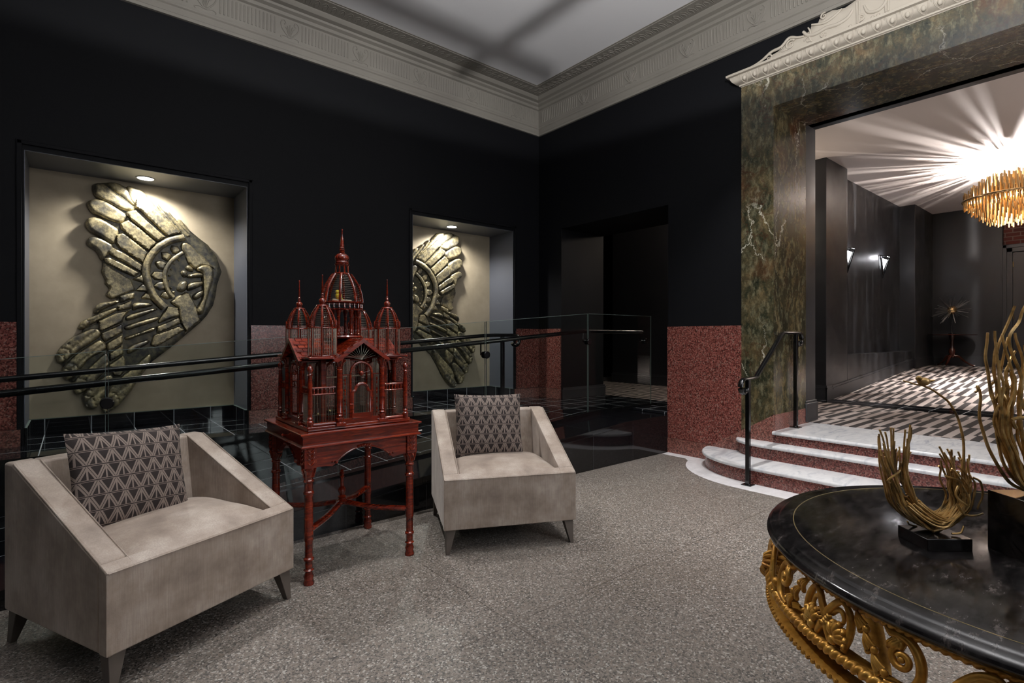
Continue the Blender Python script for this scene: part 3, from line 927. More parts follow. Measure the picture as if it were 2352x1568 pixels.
# three steps: granite risers, white marble treads with rounded nosing
def tread(outline, z, th=0.032):
    # rounded nosing: stack of inset outlines
    m = MB()
    rings = []
    for k in range(7):
        a = PI * k / 6
        off = 0.014 * math.sin(a) - 0.014
        rings.append((off, z - th / 2 - th / 2 * math.cos(a)))
    n = len(outline)
    cx, cy = XR + 0.3, YM
    def inset(p, q, r, off):
        d1 = Vector((q[0] - p[0], q[1] - p[1]))
        d2 = Vector((r[0] - q[0], r[1] - q[1]))
        d = (d1.normalized() + d2.normalized()) if d1.length and d2.length else d1 + d2
        d.normalize()
        nrm = Vector((d.y, -d.x))          # outward for this ordering
        return nrm
    vs = []
    for off, zz in rings:
        for i, p in enumerate(outline):
            a = outline[max(0, i - 1)]
            b = outline[min(n - 1, i + 1)]
            d = Vector((b[0] - a[0], b[1] - a[1])).normalized()
            nr = Vector((d.y, -d.x))
            vs.append((p[0] + nr.x * off, p[1] + nr.y * off, zz))
    fs = []
    for r in range(6):
        for i in range(n - 1):
            fs.append((r * n + i, r * n + i + 1, (r + 1) * n + i + 1, (r + 1) * n + i))
    fs.append(tuple(range(n)))
    fs.append(tuple(6 * n + i for i in range(n))[::-1])
    for r in range(6):
        fs.append((r * n, (r + 1) * n, (r + 1) * n + n - 1, r * n + n - 1))
    m.add(vs, fs)
    return m
RIS = [(0.55, 0.69, 2.2, 0.0, Z1), (0.19, 0.35, 2.23, Z1, Z2)]
for k, (a, b, cy, z0, z1) in enumerate(RIS):
    ol = step_outline(a, b, cy)
    struct(MB().prism(ol, z0 - 0.0, z1 - 0.03).build('step_riser_%d' % (k + 1), 'granite', angle=30))
    struct(tread(step_outline(a + 0.03, b + 0.03, cy), z1).build('step_tread_%d' % (k + 1), 'marble_white', angle=50))
struct(MB().box(5.04, 5.2, PY0, 2.249, Z2, Z3 - 0.03).build('step_riser_3', 'granite', smooth=False))
m = MB().box(5.03, 5.86, PY0 + 0.001, 2.249, Z3 - 0.032, Z3)
m.lathe([(0.016, PY0 + 0.001), (0.016, 2.249)], (5.03, 0, Z3 - 0.016), 12, 'y')
struct(m.build('step_tread_3', 'marble_white', angle=30))

# ---------------------------------------------------------------- cornice of the main room
# profile: distance out from the wall, height
CP = [(0.0, 4.10), (0.028, 4.10), (0.03, 4.128), (0.022, 4.135), (0.022, 4.19), (0.034, 4.20), (0.034, 4.215), (0.04, 4.225), (0.055, 4.43), (0.08, 4.44), (0.085, 4.47), (0.12, 4.485),
      (0.125, 4.505), (0.17, 4.515), (0.20, 4.54), (0.205, 4.548), (0.39, 4.549), (0.395, 4.555), (0.41, 4.556), (0.41, 4.562)]
m = MB()
vs = []
for d, z in CP:
    vs += [(XB, YL - d, z), (XR - d, YL - d, z), (XR - d, YB, z)]
fs = []
for i in range(len(CP) - 1):
    for j in range(2):
        fs.append((i * 3 + j, i * 3 + j + 1, (i + 1) * 3 + j + 1, (i + 1) * 3 + j))
m.add(vs, fs)
struct(m.build('trim_23', 'plaster', angle=20))
# flutes and palmette reliefs on the frieze, egg and leaf beads on the soffit band
def frieze_pt(side, s, z, out):
    d = 0.04 + (z - 4.225) / 0.205 * 0.015 + out
    return (s, YL - d, z) if side == 0 else (XR - d, s, z)
fl = MB()
def flutes(side, s0, s1):
    s = s0
    while s < s1:
        pts = [frieze_pt(side, s, 4.255 + 0.155 * k / 3, 0.0) for k in range(4)]
        fl.tube(pts, 0.0075, 6)
        s += 0.034
def palmette(side, s):
    for sg in (-1, 1):
        fl.tube(spline([frieze_pt(side, s + sg * a, z, 0.002) for a, z in ((0.0, 4.25), (0.035, 4.28), (0.075, 4.33), (0.085, 4.38), (0.06, 4.41), (0.04, 4.385), (0.055, 4.37))], 4), 0.006, 6)
        fl.tube(spline([frieze_pt(side, s + sg * a, z, 0.002) for a, z in ((0.01, 4.25), (0.05, 4.262), (0.085, 4.25), (0.08, 4.235))], 3), 0.005, 6)
    for a in (-0.03, -0.015, 0, 0.015, 0.03):
        fl.tube(spline([frieze_pt(side, s + a * 0.3, 4.27, 0.002), frieze_pt(side, s + a, 4.33, 0.004), frieze_pt(side, s + a * 1.6, 4.375 - abs(a), 0.002)], 3), 0.0045, 5)
s = 4.62
while s > -1.0:
    palmette(0, s)
    flutes(0, s - 0.62, s - 0.12)
    s -= 0.74
flutes(0, 4.75, 4.98)
s = 4.62
while s > -0.5:
    palmette(1, s)
    flutes(1, s - 0.62, s - 0.12)
    s -= 0.74
flutes(1, 4.75, 5.42)
struct(fl.build('trim_24', 'plaster'))
eg = MB()
s = 5.15
k = 0
while s > 0.3:
    for side in (0, 1):
        if side == 0 and s > XR - 0.25:
            continue
        f = (lambda a, b: (a, YL - 0.22 - b, 4.549)) if side == 0 else (lambda a, b: (XR - 0.22 - b, a, 4.549))
        eg.tube(spline([f(s - 0.035, 0.02), f(s - 0.03, 0.09), f(s, 0.13), f(s + 0.03, 0.09), f(s + 0.035, 0.02)], 3), 0.0045, 5)
        eg.tube(spline([f(s, 0.02), f(s - 0.008, 0.06), f(s + 0.012, 0.10)], 3), 0.006, 5)
    s -= 0.085
struct(eg.build('trim_25', 'plaster'))

# ---------------------------------------------------------------- the hall beyond the portal
ZHC = 3.755
XF = 13.38
def zhall(x):
    return ZH + max(0.0, min(x, 12.4) - 8.2) * 0.0735
struct(MB().box(5.86, 7.7, -3.0, 2.25, ZH - 0.05, Z3 + 0.004).box(6.0, 7.7, 2.25, 3.3, ZH - 0.05, ZH).box(XW, 8.0, 3.3, 7.6, ZH - 0.05, ZH + 0.01).build('floor_hall', 'carpet', smooth=False))
struct(MB().box(7.7, 8.2, -3.0, 3.1, ZH - 0.05, ZH + 0.001).build('floor_hall_strip', 'tile', smooth=False))
struct(MB().hexa([(8.2, -3, 0.2), (12.4, -3, 0.2), (12.4, 3.1, 0.2), (8.2, 3.1, 0.2)],
                 [(8.2, -3, ZH), (12.4, -3, zhall(12.4)), (12.4, 3.1, zhall(12.4)), (8.2, 3.1, ZH)]).box(12.4, 14.0, -3, 3.1, 0.2, zhall(13)).build('floor_hall_ramp', 'carpet', smooth=False))
struct(MB().box(XW, 14.2, -3.2, 8.0, ZHC, ZHC + 0.1).build('ceiling_hall', 'ceil2', smooth=False))
m = MB()
m.box(8.0, 8.8, 2.85, 6.61, 0.2, ZHC)                 # pier
m.box(8.8, 12.12, 3.04, 3.3, 0.2, ZHC)                 # recessed wall
m.box(8.8, 12.12, 2.85, 3.05, 0.2, 1.008)              # ledge below the recess
m.box(12.12, 13.6, 2.80, 3.3, 0.2, ZHC)
struct(m.build('wall_hall_left', 'paint2', bevel=0.004, smooth=False))
struct(MB().box(XF, 13.7, 1.757, 2.85, 0.2, ZHC).build('wall_hall_far', 'paint2', smooth=False))
struct(MB().box(13.5, 13.7, -3.2, 1.757, 0.2, ZHC).build('wall_hall_brick', 'brick', smooth=False))
struct(MB().box(XW, 14.0, -3.2, -3.0, 0.2, ZHC).build('wall_hall_right', 'paint2', smooth=False))
# corridor ends seen through the doorway
struct(MB().box(XW, 9.8, 7.6, 7.8, 0.2, ZHC).box(XW, XW + 0.1, 6.25, 7.7, 0.2, ZHC).build('wall_corridor', 'paint', smooth=False))
struct(MB().box(9.6, 9.8, 6.4, 7.8, 2.5, ZHC).box(8.8, 9.8, 6.4, 6.61, 2.5, ZHC).build('wall_corridor_brick', 'brick', smooth=False))
struct(MB().box(9.6, 9.8, 6.4, 7.8, 0.2, 2.5).build('door_2', 'door_paint', smooth=False))
struct(MB().box(8.0, 9.8, 6.4, 7.7, 0.2, ZH).build('floor_corridor', 'carpet', smooth=False))
# baseboards
def bb(x0, x1, y0, y1, z0, name, h=0.17, z0b=None):
    z0b = z0 if z0b is None else z0b
    m = MB()
    for e, a, b in ((0.0, 0.0, h - 0.045), (0.006, h - 0.045, h - 0.03), (-0.006, h - 0.03, h)):
        m.hexa([(x0 - e, y0 - e, z0 + a), (x1 + e, y0 - e, z0b + a), (x1 + e, y1 + e, z0b + a), (x0 - e, y1 + e, z0 + a)],
               [(x0 - e, y0 - e, z0 + b), (x1 + e, y0 - e, z0b + b), (x1 + e, y1 + e, z0b + b), (x0 - e, y1 + e, z0 + b)])
    struct(m.build('baseboard_' + name, 'door_paint', smooth=False))
bb(7.982, 8.0, 2.84, 6.62, ZH, 'pier', 0.20)
bb(7.982, 8.2, 2.832, 2.85, ZH, 'pier_side', 0.20)
bb(8.2, 12.4, 2.832, 2.85, ZH, 'hall_ramp', 0.19, zhall(12.4))
bb(12.12, 13.38, 2.782, 2.80, zhall(12.3), 'hall_left', 0.19)
bb(13.362, 13.38, 1.75, 2.80, zhall(13), 'hall_far', 0.19)
bb(XR + 0.01, XW + 0.02, DY1 - 0.022, DY1, ZP, 'doorway', 0.15)
bb(8.79, 9.6, 6.61, 6.63, ZH, 'corridor', 0.2)

# hall door beside the brick
dr = struct(MB().box(13.44, 13.495, 0.62, 1.62, zhall(13), 2.84).build('door_1', 'door_paint', smooth=False))
fm = MB().box(13.40, 13.5, 1.62, 1.72, zhall(13), 2.93).box(13.40, 13.5, 0.5, 0.6, zhall(13), 2.93).box(13.40, 13.5, 0.5, 1.72, 2.85, 2.95)
fm.box(13.385, 13.5, 1.70, 1.757, zhall(13), 2.99).box(13.385, 13.5, 0.5, 1.757, 2.93, 2.99)
fm.build('door_frame', 'door_paint', dr, bevel=0.005)
pn = MB()
for z0, z1 in ((0.95, 1.7), (1.85, 2.72)):
    for a, b, c_, d_ in ((0.78, 1.46, z0, z0 + 0.02), (0.78, 1.46, z1 - 0.02, z1), (0.78, 0.80, z0, z1), (1.44, 1.46, z0, z1)):
        pn.box(13.432, 13.445, a, b, c_, d_)
pn.build('panel_moulding', 'door_paint', dr)
for z in (1.65, 2.62):
    MB().cyl((13.425, 1.615, z - 0.05), (13.425, 1.615, z + 0.05), 0.012).build('hinge', 'chandelier_brass', dr)
# ---------------------------------------------------------------- carved reliefs in the niches
def make_relief(name, loc, label, mirror=1):
    root = empty(name, loc, 0, label, 'wall sculpture', 'carved gilt relief sculptures in the wall niches')
    def fm(u, v, h):
        return (u * mirror, -h, v)
    MB().relief([(x / 1000, y / 1000) for x, y in PLATE], fm, 0.03, 0.012, step=0.03, w=0.02, rnd=0).build('backing_plate', 'bronze', root, angle=50)
    for kind, z, th, rn, pts in FEATHERS:
        P = [(x / 1000, y / 1000) for x, y in pts]
        # long axis of the outline, for the shaft groove of the tail feathers
        cx = sum(p[0] for p in P) / len(P)
        cy = sum(p[1] for p in P) / len(P)
        gr = None
        if kind == 'tail_feather':
            def gr(x, y, cx=cx, cy=cy):
                a = (x - cx) * 0.72 + (y - cy) * 0.69
                b = -(x - cx) * 0.69 + (y - cy) * 0.72
                return (0.010 if (a * 17 + abs(b) * 9) % 1.0 < 0.16 and a < -0.02 else 0.0) + (0.006 if abs(b) < 0.008 else 0)
        w = 0.020 if rn else 0.009
        if kind in ('petal', 'tooth', 'spike'):
            w = 0.012
        if kind == 'crest_feather':
            w = 0.035
        if kind in ('bar_feather', 'claw'):
            w = 0.028
        step = 0.011 if kind != 'tooth' else 0.008
        MB().relief(P, fm, z, th, step=step, w=w, rnd=rn, groove=gr).build(kind, 'gilt', root, angle=60)
    for pts, wd in ((RING_A, 0.034), (RING_B, 0.019)):
        ln = spline([(x / 1000 * mirror, -0.065, y / 1000) for x, y in pts], 6)
        MB().tube(ln, wd, 10, flat=0.8, up=(0, -1, 0)).build('ring', 'gilt', root, angle=50)
    return root
make_relief('wall_relief', (0.49, 6.05, 1.6), 'gilt carved wing relief in the wide left niche, its tip behind the round glass clamp', 1)
make_relief('wall_relief', (3.69, 6.05, 1.6), 'gilt carved wing relief half hidden in the middle niche beyond the birdcage', -1)
# recessed lights at the top of each niche
for k, (x, lb) in enumerate(((0.50, 'round recessed light above the left wing relief'), (3.79, 'round recessed light above the middle niche relief'))):
    r = empty('recessed_light', (x, 5.80, 2.705), 0, lb, 'ceiling light', 'recessed lights in the niche heads')
    MB().lathe([(0.062, -0.002), (0.062, 0.0), (0.05, 0.001)], seg=28).build('lens', 'glow', r)
    MB().lathe([(0.078, 0.004), (0.078, -0.003), (0.064, -0.003), (0.063, 0.003)], seg=28).build('rim', 'reveal', r)
    lamp('SPOT', 'niche_beam', (x, 5.83, 2.69), 112, (1.0, 0.965, 0.90), target=(x, 5.95, 0.4), spot_size=R(150), spot_blend=0.6, shadow_soft_size=0.045)

# ---------------------------------------------------------------- glass balustrade and handrails on the ramp
GY = 3.93
gx = [-1.25, 0.15, 1.55, 2.94, 4.34, 5.49]
gl_lab = ['glass balustrade panel behind the left armchair, cut by the photo edge', 'glass balustrade panel between the left armchair and the birdcage',
          'glass balustrade panel behind the birdcage', 'glass balustrade panel above the right armchair', 'glass balustrade panel crossing the dark doorway']
def gtop(x):
    return 1.528 - max(0.0, 4.34 - x) / 12.4
for i in range(5):
    a, b = gx[i] + 0.006, gx[i + 1] - 0.006
    r = empty('glass_panel', (a, GY, zramp(a)), 0, gl_lab[i], 'glass panel', 'clear glass panels along the ramp')
    za, zb = zramp(a) - 0.02 - zramp(a), zramp(b) - 0.02 - zramp(a)
    ta, tb = gtop(a) - zramp(a), gtop(b) - zramp(a)
    y0, y1 = -0.005, 0.005
    MB().hexa([(0, y0, za), (b - a, y0, zb), (b - a, y1, zb), (0, y1, za)], [(0, y0, ta - 0.003), (b - a, y0, tb - 0.003), (b - a, y1, tb - 0.003), (0, y1, ta - 0.003)]).build('pane', 'glass', r, smooth=False)
    MB().hexa([(0, y0, ta - 0.003), (b - a, y0, tb - 0.003), (b - a, y1, tb - 0.003), (0, y1, ta - 0.003)], [(0, y0, ta), (b - a, y0, tb), (b - a, y1, tb), (0, y1, ta)]).box(b - a - 0.002, b - a, y0, y1, za * 0 + zb, tb).box(0, 0.002, y0, y1, za, ta).build('polished_edge', 'glass_edge', r, smooth=False)
# front rail on the glass
def railz(x):
    return 1.334 - max(0.0, 4.34 - x) / 12.4
r = empty('handrail', (0, 0, 0), 0, 'long black handrail clamped to the glass balustrade, nearer of the two', 'handrail')
pts = [(x, GY + 0.075, railz(x)) for x in (-1.3, 0, 1, 2, 3, 4.2, 4.3, 4.36, 4.5, 5.4)]
MB().tube(pts, 0.021, 14).build('rail', 'black_metal', r)
for x in (gx[1] - 0.0, gx[2], gx[3], gx[4], 5.36):
    z = railz(x) - 0.115
    c = MB().lathe([(0.002, -0.03), (0.030, -0.03), (0.034, -0.026), (0.034, -0.008), (0.002, -0.008)], (x, GY, z), 24, 'y').lathe([(0.002, 0.03), (0.030, 0.03), (0.034, 0.026), (0.034, 0.008), (0.002, 0.008)], (x, GY, z), 24, 'y')
    c.cyl((x, GY + 0.02, z), (x, GY + 0.078, z), 0.007).cyl((x, GY + 0.075, z), (x, GY + 0.075, railz(x)), 0.007)
    c.build('clamp', 'black_metal', r)
# rear rail on posts at the foot of the ledge
RY = 4.88
def rail2(x):
    return 1.292 - max(0.0, 3.68 - x) / 13.3
r = empty('handrail', (0, 0, 0), 0, 'black handrail on posts behind the glass, ending in a curl at the middle niche', 'handrail')
ex = 4.0
loop = [(ex + 0.10 + 0.062 * math.sin(R(t)), RY, rail2(ex) - 0.062 + 0.062 * math.cos(R(t))) for t in range(0, 241, 20)]
pts = [(x, RY, rail2(x)) for x in (-1.3, 0, 1, 2, 3, 3.6, 3.76, ex)] + loop
MB().tube(pts, 0.021, 14).build('rail', 'black_metal', r)
for x in (3.9, 1.427, -0.95):
    MB().box(x - 0.019, x + 0.019, RY - 0.019, RY + 0.019, zramp(x), rail2(x) - 0.015).build('post', 'black_metal', r, bevel=0.002)
    MB().box(x - 0.045, x + 0.045, RY - 0.045, RY + 0.045, zramp(x) - 0.004, zramp(x) + 0.010).build('foot_plate', 'black_metal', r)

# ---------------------------------------------------------------- stair handrail
r = empty('stair_handrail', (4.455, 2.2, 0), 0, 'short black handrail with curled ends on the marble steps', 'handrail')
def stair_rail():
    y0 = 0.0
    def curl(cx, cz, s, n=16):
        out = []
        for k in range(n + 1):
            t = k / n
            a = t * 1.45 * PI * 1.0
            rr = 0.07 * (1 - 0.42 * t)
            out.append((cx + s * rr * math.sin(a), y0, cz + 0.07 + (rr * math.cos(a) - 0.07)))
        return out
    c1 = curl(-0.07, 0.913 - 0.07, -1)[::-1]
    c2 = curl(1.035, 1.31 - 0.07, 1)
    c1 = [(x, y, z) for x, y, z in c1]
    pts = c1 + [(-0.02, 0, 0.913), (0.125, 0, 0.915), (0.15, 0, 0.925), (0.40, 0, 1.112), (0.655, 0, 1.30), (0.69, 0, 1.31), (0.98, 0, 1.31)] + c2
    return pts
MB().tube(stair_rail(), 0.024, 14, flat=0.62, up=(0, 0, 1)).build('rail', 'black_gloss', r)
for x, z0, z1 in ((0.0, 0.0, 0.905), (0.96, Z3, 1.30)):
    MB().box(x - 0.017, x + 0.017, -0.017, 0.017, z0, z1).build('post', 'black_gloss', r, bevel=0.002)
    MB().box(x - 0.042, x + 0.042, -0.042, 0.042, z0 - 0.0, z0 + 0.008).lathe([(0.024, z0 + 0.008), (0.020, z0 + 0.018)], (x, 0, 0), 12).build('foot_plate', 'black_gloss', r)

# ---------------------------------------------------------------- armchairs
def make_chair(W, Dp, loc, rz, label):
    root = empty('armchair', loc, rz, label, 'armchair', 'taupe velvet armchairs')
    zb, zf, zt = 0.14, 0.438, 0.752
    aw = 0.095
    nx = 8
    def arm(x0, x1, inner):
        # side slab with a slightly crowned, sloping top
        m = MB()
        prof = [(0.048, zb), (Dp, zb), (Dp, zt), (Dp - 0.07, zt), (0.048, zf + 0.0215)]
        m.prism(prof, x0, x1, 'x')
        return m
    o = arm(0, aw, 1).build('arm', 'velvet', root, bevel=0.012, seg=3)
    o = arm(W - aw, W, 0).build('arm', 'velvet', root, bevel=0.012, seg=3)
    m = MB().prism([(Dp - 0.17, zb), (Dp - 0.002, zb), (Dp - 0.002, zt - 0.002), (Dp - 0.085, zt - 0.002)], aw - 0.004, W - aw + 0.004, 'x')
    m.build('backrest', 'velvet', root, bevel=0.012, seg=3)
    MB().prism([(0.0, zb), (0.05, zb), (0.05, zf + 0.0223), (0.0, zf)], 0.0, W, 'x').build('front_rail', 'velvet', root, bevel=0.006, seg=3)
    # crowned seat cushion, wrinkled a little
    m = MB()
    NX, NY = 28, 26
    vs = []
    x0, x1, y0, y1 = aw - 0.006, W - aw + 0.006, 0.006, Dp - 0.16
    for j in range(NY + 1):
        for i in range(NX + 1):
            u, v = i / NX, j / NY
            e = (1 - abs(2 * u - 1) ** 6) * (1 - abs(2 * v - 1) ** 6)
            h = 0.008 + 0.056 * e * (0.75 + 0.25 * math.sin(PI * v)) - 0.010 * (1 - v) * math.cos(PI * (u - 0.5)) * 0.2
            h += 0.003 * math.sin(u * 9 + v * 5) * e + 0.0042 * math.sin(v * 17 + u * 4 + math.sin(u * 6)) * e * v
            vs.append((x0 + (x1 - x0) * u, y0 + (y1 - y0) * v, zf - 0.012 + h))
    fs = [(j * (NX + 1) + i, j * (NX + 1) + i + 1, (j + 1) * (NX + 1) + i + 1, (j + 1) * (NX + 1) + i) for j in range(NY) for i in range(NX)]
    b = len(vs)
    idx = [i for i in range(NX + 1)] + [j * (NX + 1) + NX for j in range(1, NY + 1)] + [NY * (NX + 1) + i for i in range(NX - 1, -1, -1)] + [j * (NX + 1) for j in range(NY - 1, 0, -1)]
    for i in idx:
        vs.append((vs[i][0], vs[i][1], 0.26))
    n = len(idx)
    for k in range(n):
        fs.append((idx[k], b + k, b + (k + 1) % n, idx[(k + 1) % n]))
    fs.append(tuple(b + k for k in range(n)))
    m.add(vs, fs)
    m.build('seat_cushion', 'velvet', root, angle=60)
    MB().box(0.03, W - 0.03, 0.03, Dp - 0.03, zb - 0.006, zb + 0.08).build('underframe', 'black_metal', root, smooth=False)
    # welt seams along the arm edges and the front
    w = MB()
    for xx in (0.004, aw - 0.002, W - aw + 0.002, W - 0.004):
        w.tube([(xx, -0.0005, zf - 0.003), (xx, Dp - 0.075, zt - 0.0015)], 0.0028, 6)
    w.tube([(0.006, -0.0005, zf - 0.004), (W - 0.006, -0.0005, zf - 0.004)], 0.0028, 6)
    for xx in (0.002, W - 0.002):
        w.tube([(xx, 0.002, zb + 0.004), (xx, 0.002, zf - 0.006)], 0.0026, 6)
    w.build('piping', 'velvet', root)
    for sx in (0, 1):
        for sy in (0, 1):
            x0, x1 = (0.012, 0.072) if sx == 0 else (W - 0.072, W - 0.012)
            y0, y1 = (0.012, 0.072) if sy == 0 else (Dp - 0.072, Dp - 0.012)
            # tapered towards the floor, splayed outward
            bx = (0.0, 0.034) if sx == 0 else (W - 0.034, W - 0.0)
            by = (-0.004, 0.030) if sy == 0 else (Dp - 0.03, Dp + 0.004)
            m = MB().hexa([(bx[0] + 0.012 * (1 if sx == 0 else 1) * (1 - sx), by[0] + 0.006, 0), (bx[1] - (0.012 if sx else 0), by[0] + 0.006, 0), (bx[1] - (0.012 if sx else 0), by[1] + 0.004, 0), (bx[0] + (0.012 if sx == 0 else 0), by[1] + 0.004, 0)],
                          [(x0, y0, zb), (x1, y0, zb), (x1, y1, zb), (x0, y1, zb)])
            m.build('leg', 'chair_leg_wood', root, bevel=0.002)
    return root
CH = [((0.088, 2.338, 0), R(24.2), 0.81, 0.76, 'taupe velvet armchair nearest the camera, left of the birdcage'),
      ((1.655, 2.616, 0), R(-25.4), 0.815, 0.74, 'taupe velvet armchair right of the birdcage, in front of the black plinth')]
for loc, rz, W, Dp, lb in CH:
    make_chair(W, Dp, loc, rz, lb)
def make_pillow(loc, rot, label, w=0.235, h=0.225):
    N = 30
    def surf(s):
        vs = []
        for j in range(N + 1):
            for i in range(N + 1):
                u, v = 2 * i / N - 1, 2 * j / N - 1
                prof = max(0.0, (1 - abs(u) ** 2.6) * (1 - abs(v) ** 2.6)) ** 0.55
                px = u * w * (1 - 0.055 * (1 - v * v) * 0 - 0.05 * (1 - abs(v) ** 2))
                pz = v * h * (1 - 0.05 * (1 - abs(u) ** 2))
                wr = 0.0018 * math.sin(7 * u + 3 * v) * prof
                vs.append((px, s * (0.066 * prof + wr) - 0.0, pz))
        return vs
    m = MB()
    f = [(j * (N + 1) + i, j * (N + 1) + i + 1, (j + 1) * (N + 1) + i + 1, (j + 1) * (N + 1) + i) for j in range(N) for i in range(N)]
    m.add(surf(-1), f)
    m.add(surf(1), [q[::-1] for q in f])
    o = m.build('throw_pillow', 'pillow', None, angle=70)
    o.location = loc
    o.rotation_euler = rot
    tag(o, label, 'pillow', 'zigzag woven throw pillows')
    return o
def local(chair, x, y, z):
    (lx, ly, lz), rz = chair[0], chair[1]
    return (lx + x * math.cos(rz) - y * math.sin(rz), ly + x * math.sin(rz) + y * math.cos(rz), z)
make_pillow(local(CH[0], 0.335, 0.475, 0.652), (R(-17), R(3.5), CH[0][1]), 'black and beige zigzag pillow leaning in the left armchair', 0.24, 0.212)
make_pillow(local(CH[1], 0.365, 0.475, 0.668), (R(-15), R(1), CH[1][1]), 'black and beige zigzag pillow propped upright in the right armchair', 0.235, 0.215)
# ---------------------------------------------------------------- mahogany birdcage on its stand
CX0, CY0 = 1.22, 3.045
st = empty('birdcage_stand', (CX0, CY0, 0), 0, 'carved mahogany stand with turned legs under the birdcage', 'stand')
LEG = [(0.026, 0.0), (0.028, 0.012), (0.022, 0.03), (0.026, 0.045), (0.019, 0.06), (0.019, 0.068), (0.026, 0.075), (0.019, 0.082), (0.019, 0.12), (0.026, 0.126), (0.026, 0.134), (0.020, 0.14),
       (0.020, 0.22), (0.024, 0.23), (0.022, 0.30), (0.021, 0.46), (0.027, 0.466), (0.027, 0.476), (0.021, 0.482), (0.021, 0.522), (0.027, 0.528), (0.027, 0.535), (0.022, 0.54), (0.024, 0.56), (0.031, 0.588), (0.030, 0.60)]
LX, LY = 0.29, 0.285
for sx in (-1, 1):
    for sy in (-1, 1):
        m = MB().lathe(LEG, (sx * LX, sy * LY, 0), 20)
        m.box(sx * LX - 0.031, sx * LX + 0.031, sy * LY - 0.031, sy * LY + 0.031, 0.60, 0.705)
        lg = m.build('leg', 'mahog', st, angle=40)
        # carved leaves on the block and the capital
        c = MB()
        for (ax, dx, dy) in (('x', 0, sy * -1 * -0.032), ('y', sx * 0.032, 0)):
            for k in range(4):
                z = 0.615 + k * 0.022
                for q in (-1, 1):
                    if ax == 'x':
                        c.tube(spline([(sx * LX, sy * LY + dy, z), (sx * LX + q * 0.012, sy * LY + dy * 1.06, z + 0.01), (sx * LX + q * 0.02, sy * LY + dy, z + 0.022)], 3), [0.005, 0.005, 0.005, 0.004, 0.003, 0.002, 0.001], 5)
                    else:
                        c.tube(spline([(sx * LX + dx, sy * LY, z), (sx * LX + dx * 1.06, sy * LY + q * 0.012, z + 0.01), (sx * LX + dx, sy * LY + q * 0.02, z + 0.022)], 3), [0.005, 0.005, 0.005, 0.004, 0.003, 0.002, 0.001], 5)
        for k in range(8):
            a = k * PI / 4
            c.tube(spline([(sx * LX + 0.023 * math.cos(a), sy * LY + 0.023 * math.sin(a), 0.552), (sx * LX + 0.029 * math.cos(a + .2), sy * LY + 0.029 * math.sin(a + .2), 0.575), (sx * LX + 0.035 * math.cos(a), sy * LY + 0.035 * math.sin(a), 0.595)], 3), 0.006, 5)
        c.build('carving', 'mahog', lg)
# aprons with an arched lower edge and a raised bead
def apron_poly(L):
    top = [(-L, 0.705), (L, 0.705)]
    q = [(L, 0.60), (L - 0.05, 0.598), (L - 0.085, 0.592), (L - 0.10, 0.602)]
    arc = [(x, 0.60 + 0.075 * math.cos(x / (L - 0.10) * PI / 2) ** 0.75) for x in [(L - 0.11) * (1 - k / 10) for k in range(21)]]
    q2 = [(-x, z) for x, z in reversed(q)]
    return (top + q + arc + q2)[::-1], arc
for s in (-1, 1):
    for ax in ('y', 'x'):
        L = (LX if ax == 'y' else LY) - 0.031
        poly, arc = apron_poly(L)
        off = s * ((LY if ax == 'y' else LX) + 0.012)
        m = MB()
        if ax == 'y':
            m.prism(poly, off - 0.009, off + 0.009, 'y')
            f = lambda x, z, o=off, s=s: (x, o + s * 0.010, z)
        else:
            m.prism(poly, off - 0.009, off + 0.009, 'x')
            f = lambda x, z, o=off, s=s: (o + s * 0.010, x, z)
        ap = m.build('apron', 'mahog', st, angle=30)
        c = MB().tube([f(x, z + 0.002) for x, z in arc], 0.0045, 6)
        for q in (-0.03, -0.015, 0, 0.015, 0.03):
            c.ball(f(q, 0.684 - abs(q) * 0.15), 0.011, 8, 5, (1, 1, 0.8))
        for q in (-1, 1):
            c.ball(f(q * (L - 0.105), 0.612), 0.010, 8, 5)
            c.ball(f(q * (L - 0.085), 0.616), 0.007, 8, 5)
        c.build('apron_carving', 'mahog', ap)
# drawer-like box under the cage with two mouldings
tx0, tx1, ty0, ty1 = -0.33, 0.33, -0.318, 0.325
def moulding(m, prof):
    n = len(prof)
    vs, fs = [], []
    for o, z in prof:
        vs += [(tx0 - o, ty0 - o, z), (tx1 + o, ty0 - o, z), (tx1 + o, ty1 + o, z), (tx0 - o, ty1 + o, z)]
    for i in range(n - 1):
        for k in range(4):
            fs.append((i * 4 + k, i * 4 + (k + 1) % 4, i * 4 + 4 + (k + 1) % 4, i * 4 + 4 + k))
    fs.append((3, 2, 1, 0))
    fs.append(tuple(4 * (n - 1) + k for k in range(4)))
    m.add(vs, fs)
moulding_p = [(-0.01, 0.70), (0.004, 0.701), (0.012, 0.706), (0.012, 0.711), (0.006, 0.714), (0.004, 0.718), (0.0, 0.719), (0.0, 0.762), (0.004, 0.763), (0.006, 0.767), (0.014, 0.771), (0.014, 0.777), (0.010, 0.780), (-0.3, 0.780)]
m = MB()
moulding(m, moulding_p)
bx = m.build('tray_box', 'mahog', st, angle=25)
MB().lathe([(0.006, 0), (0.005, -0.008), (0.008, -0.014), (0.011, -0.020), (0.006, -0.027), (0.001, -0.028)], (tx0, -0.05, 0.738), 12, 'x').build('knob', 'mahog', bx)
MB().tube([(tx1 + 0.0, -0.30, 0.72), (tx1 + 0.035, -0.30, 0.72)], 0.003, 6).tube([(tx1, -0.27, 0.712), (tx1 + 0.035, -0.27, 0.712)], 0.003, 6).build('tray_pull', 'satin_steel', bx)
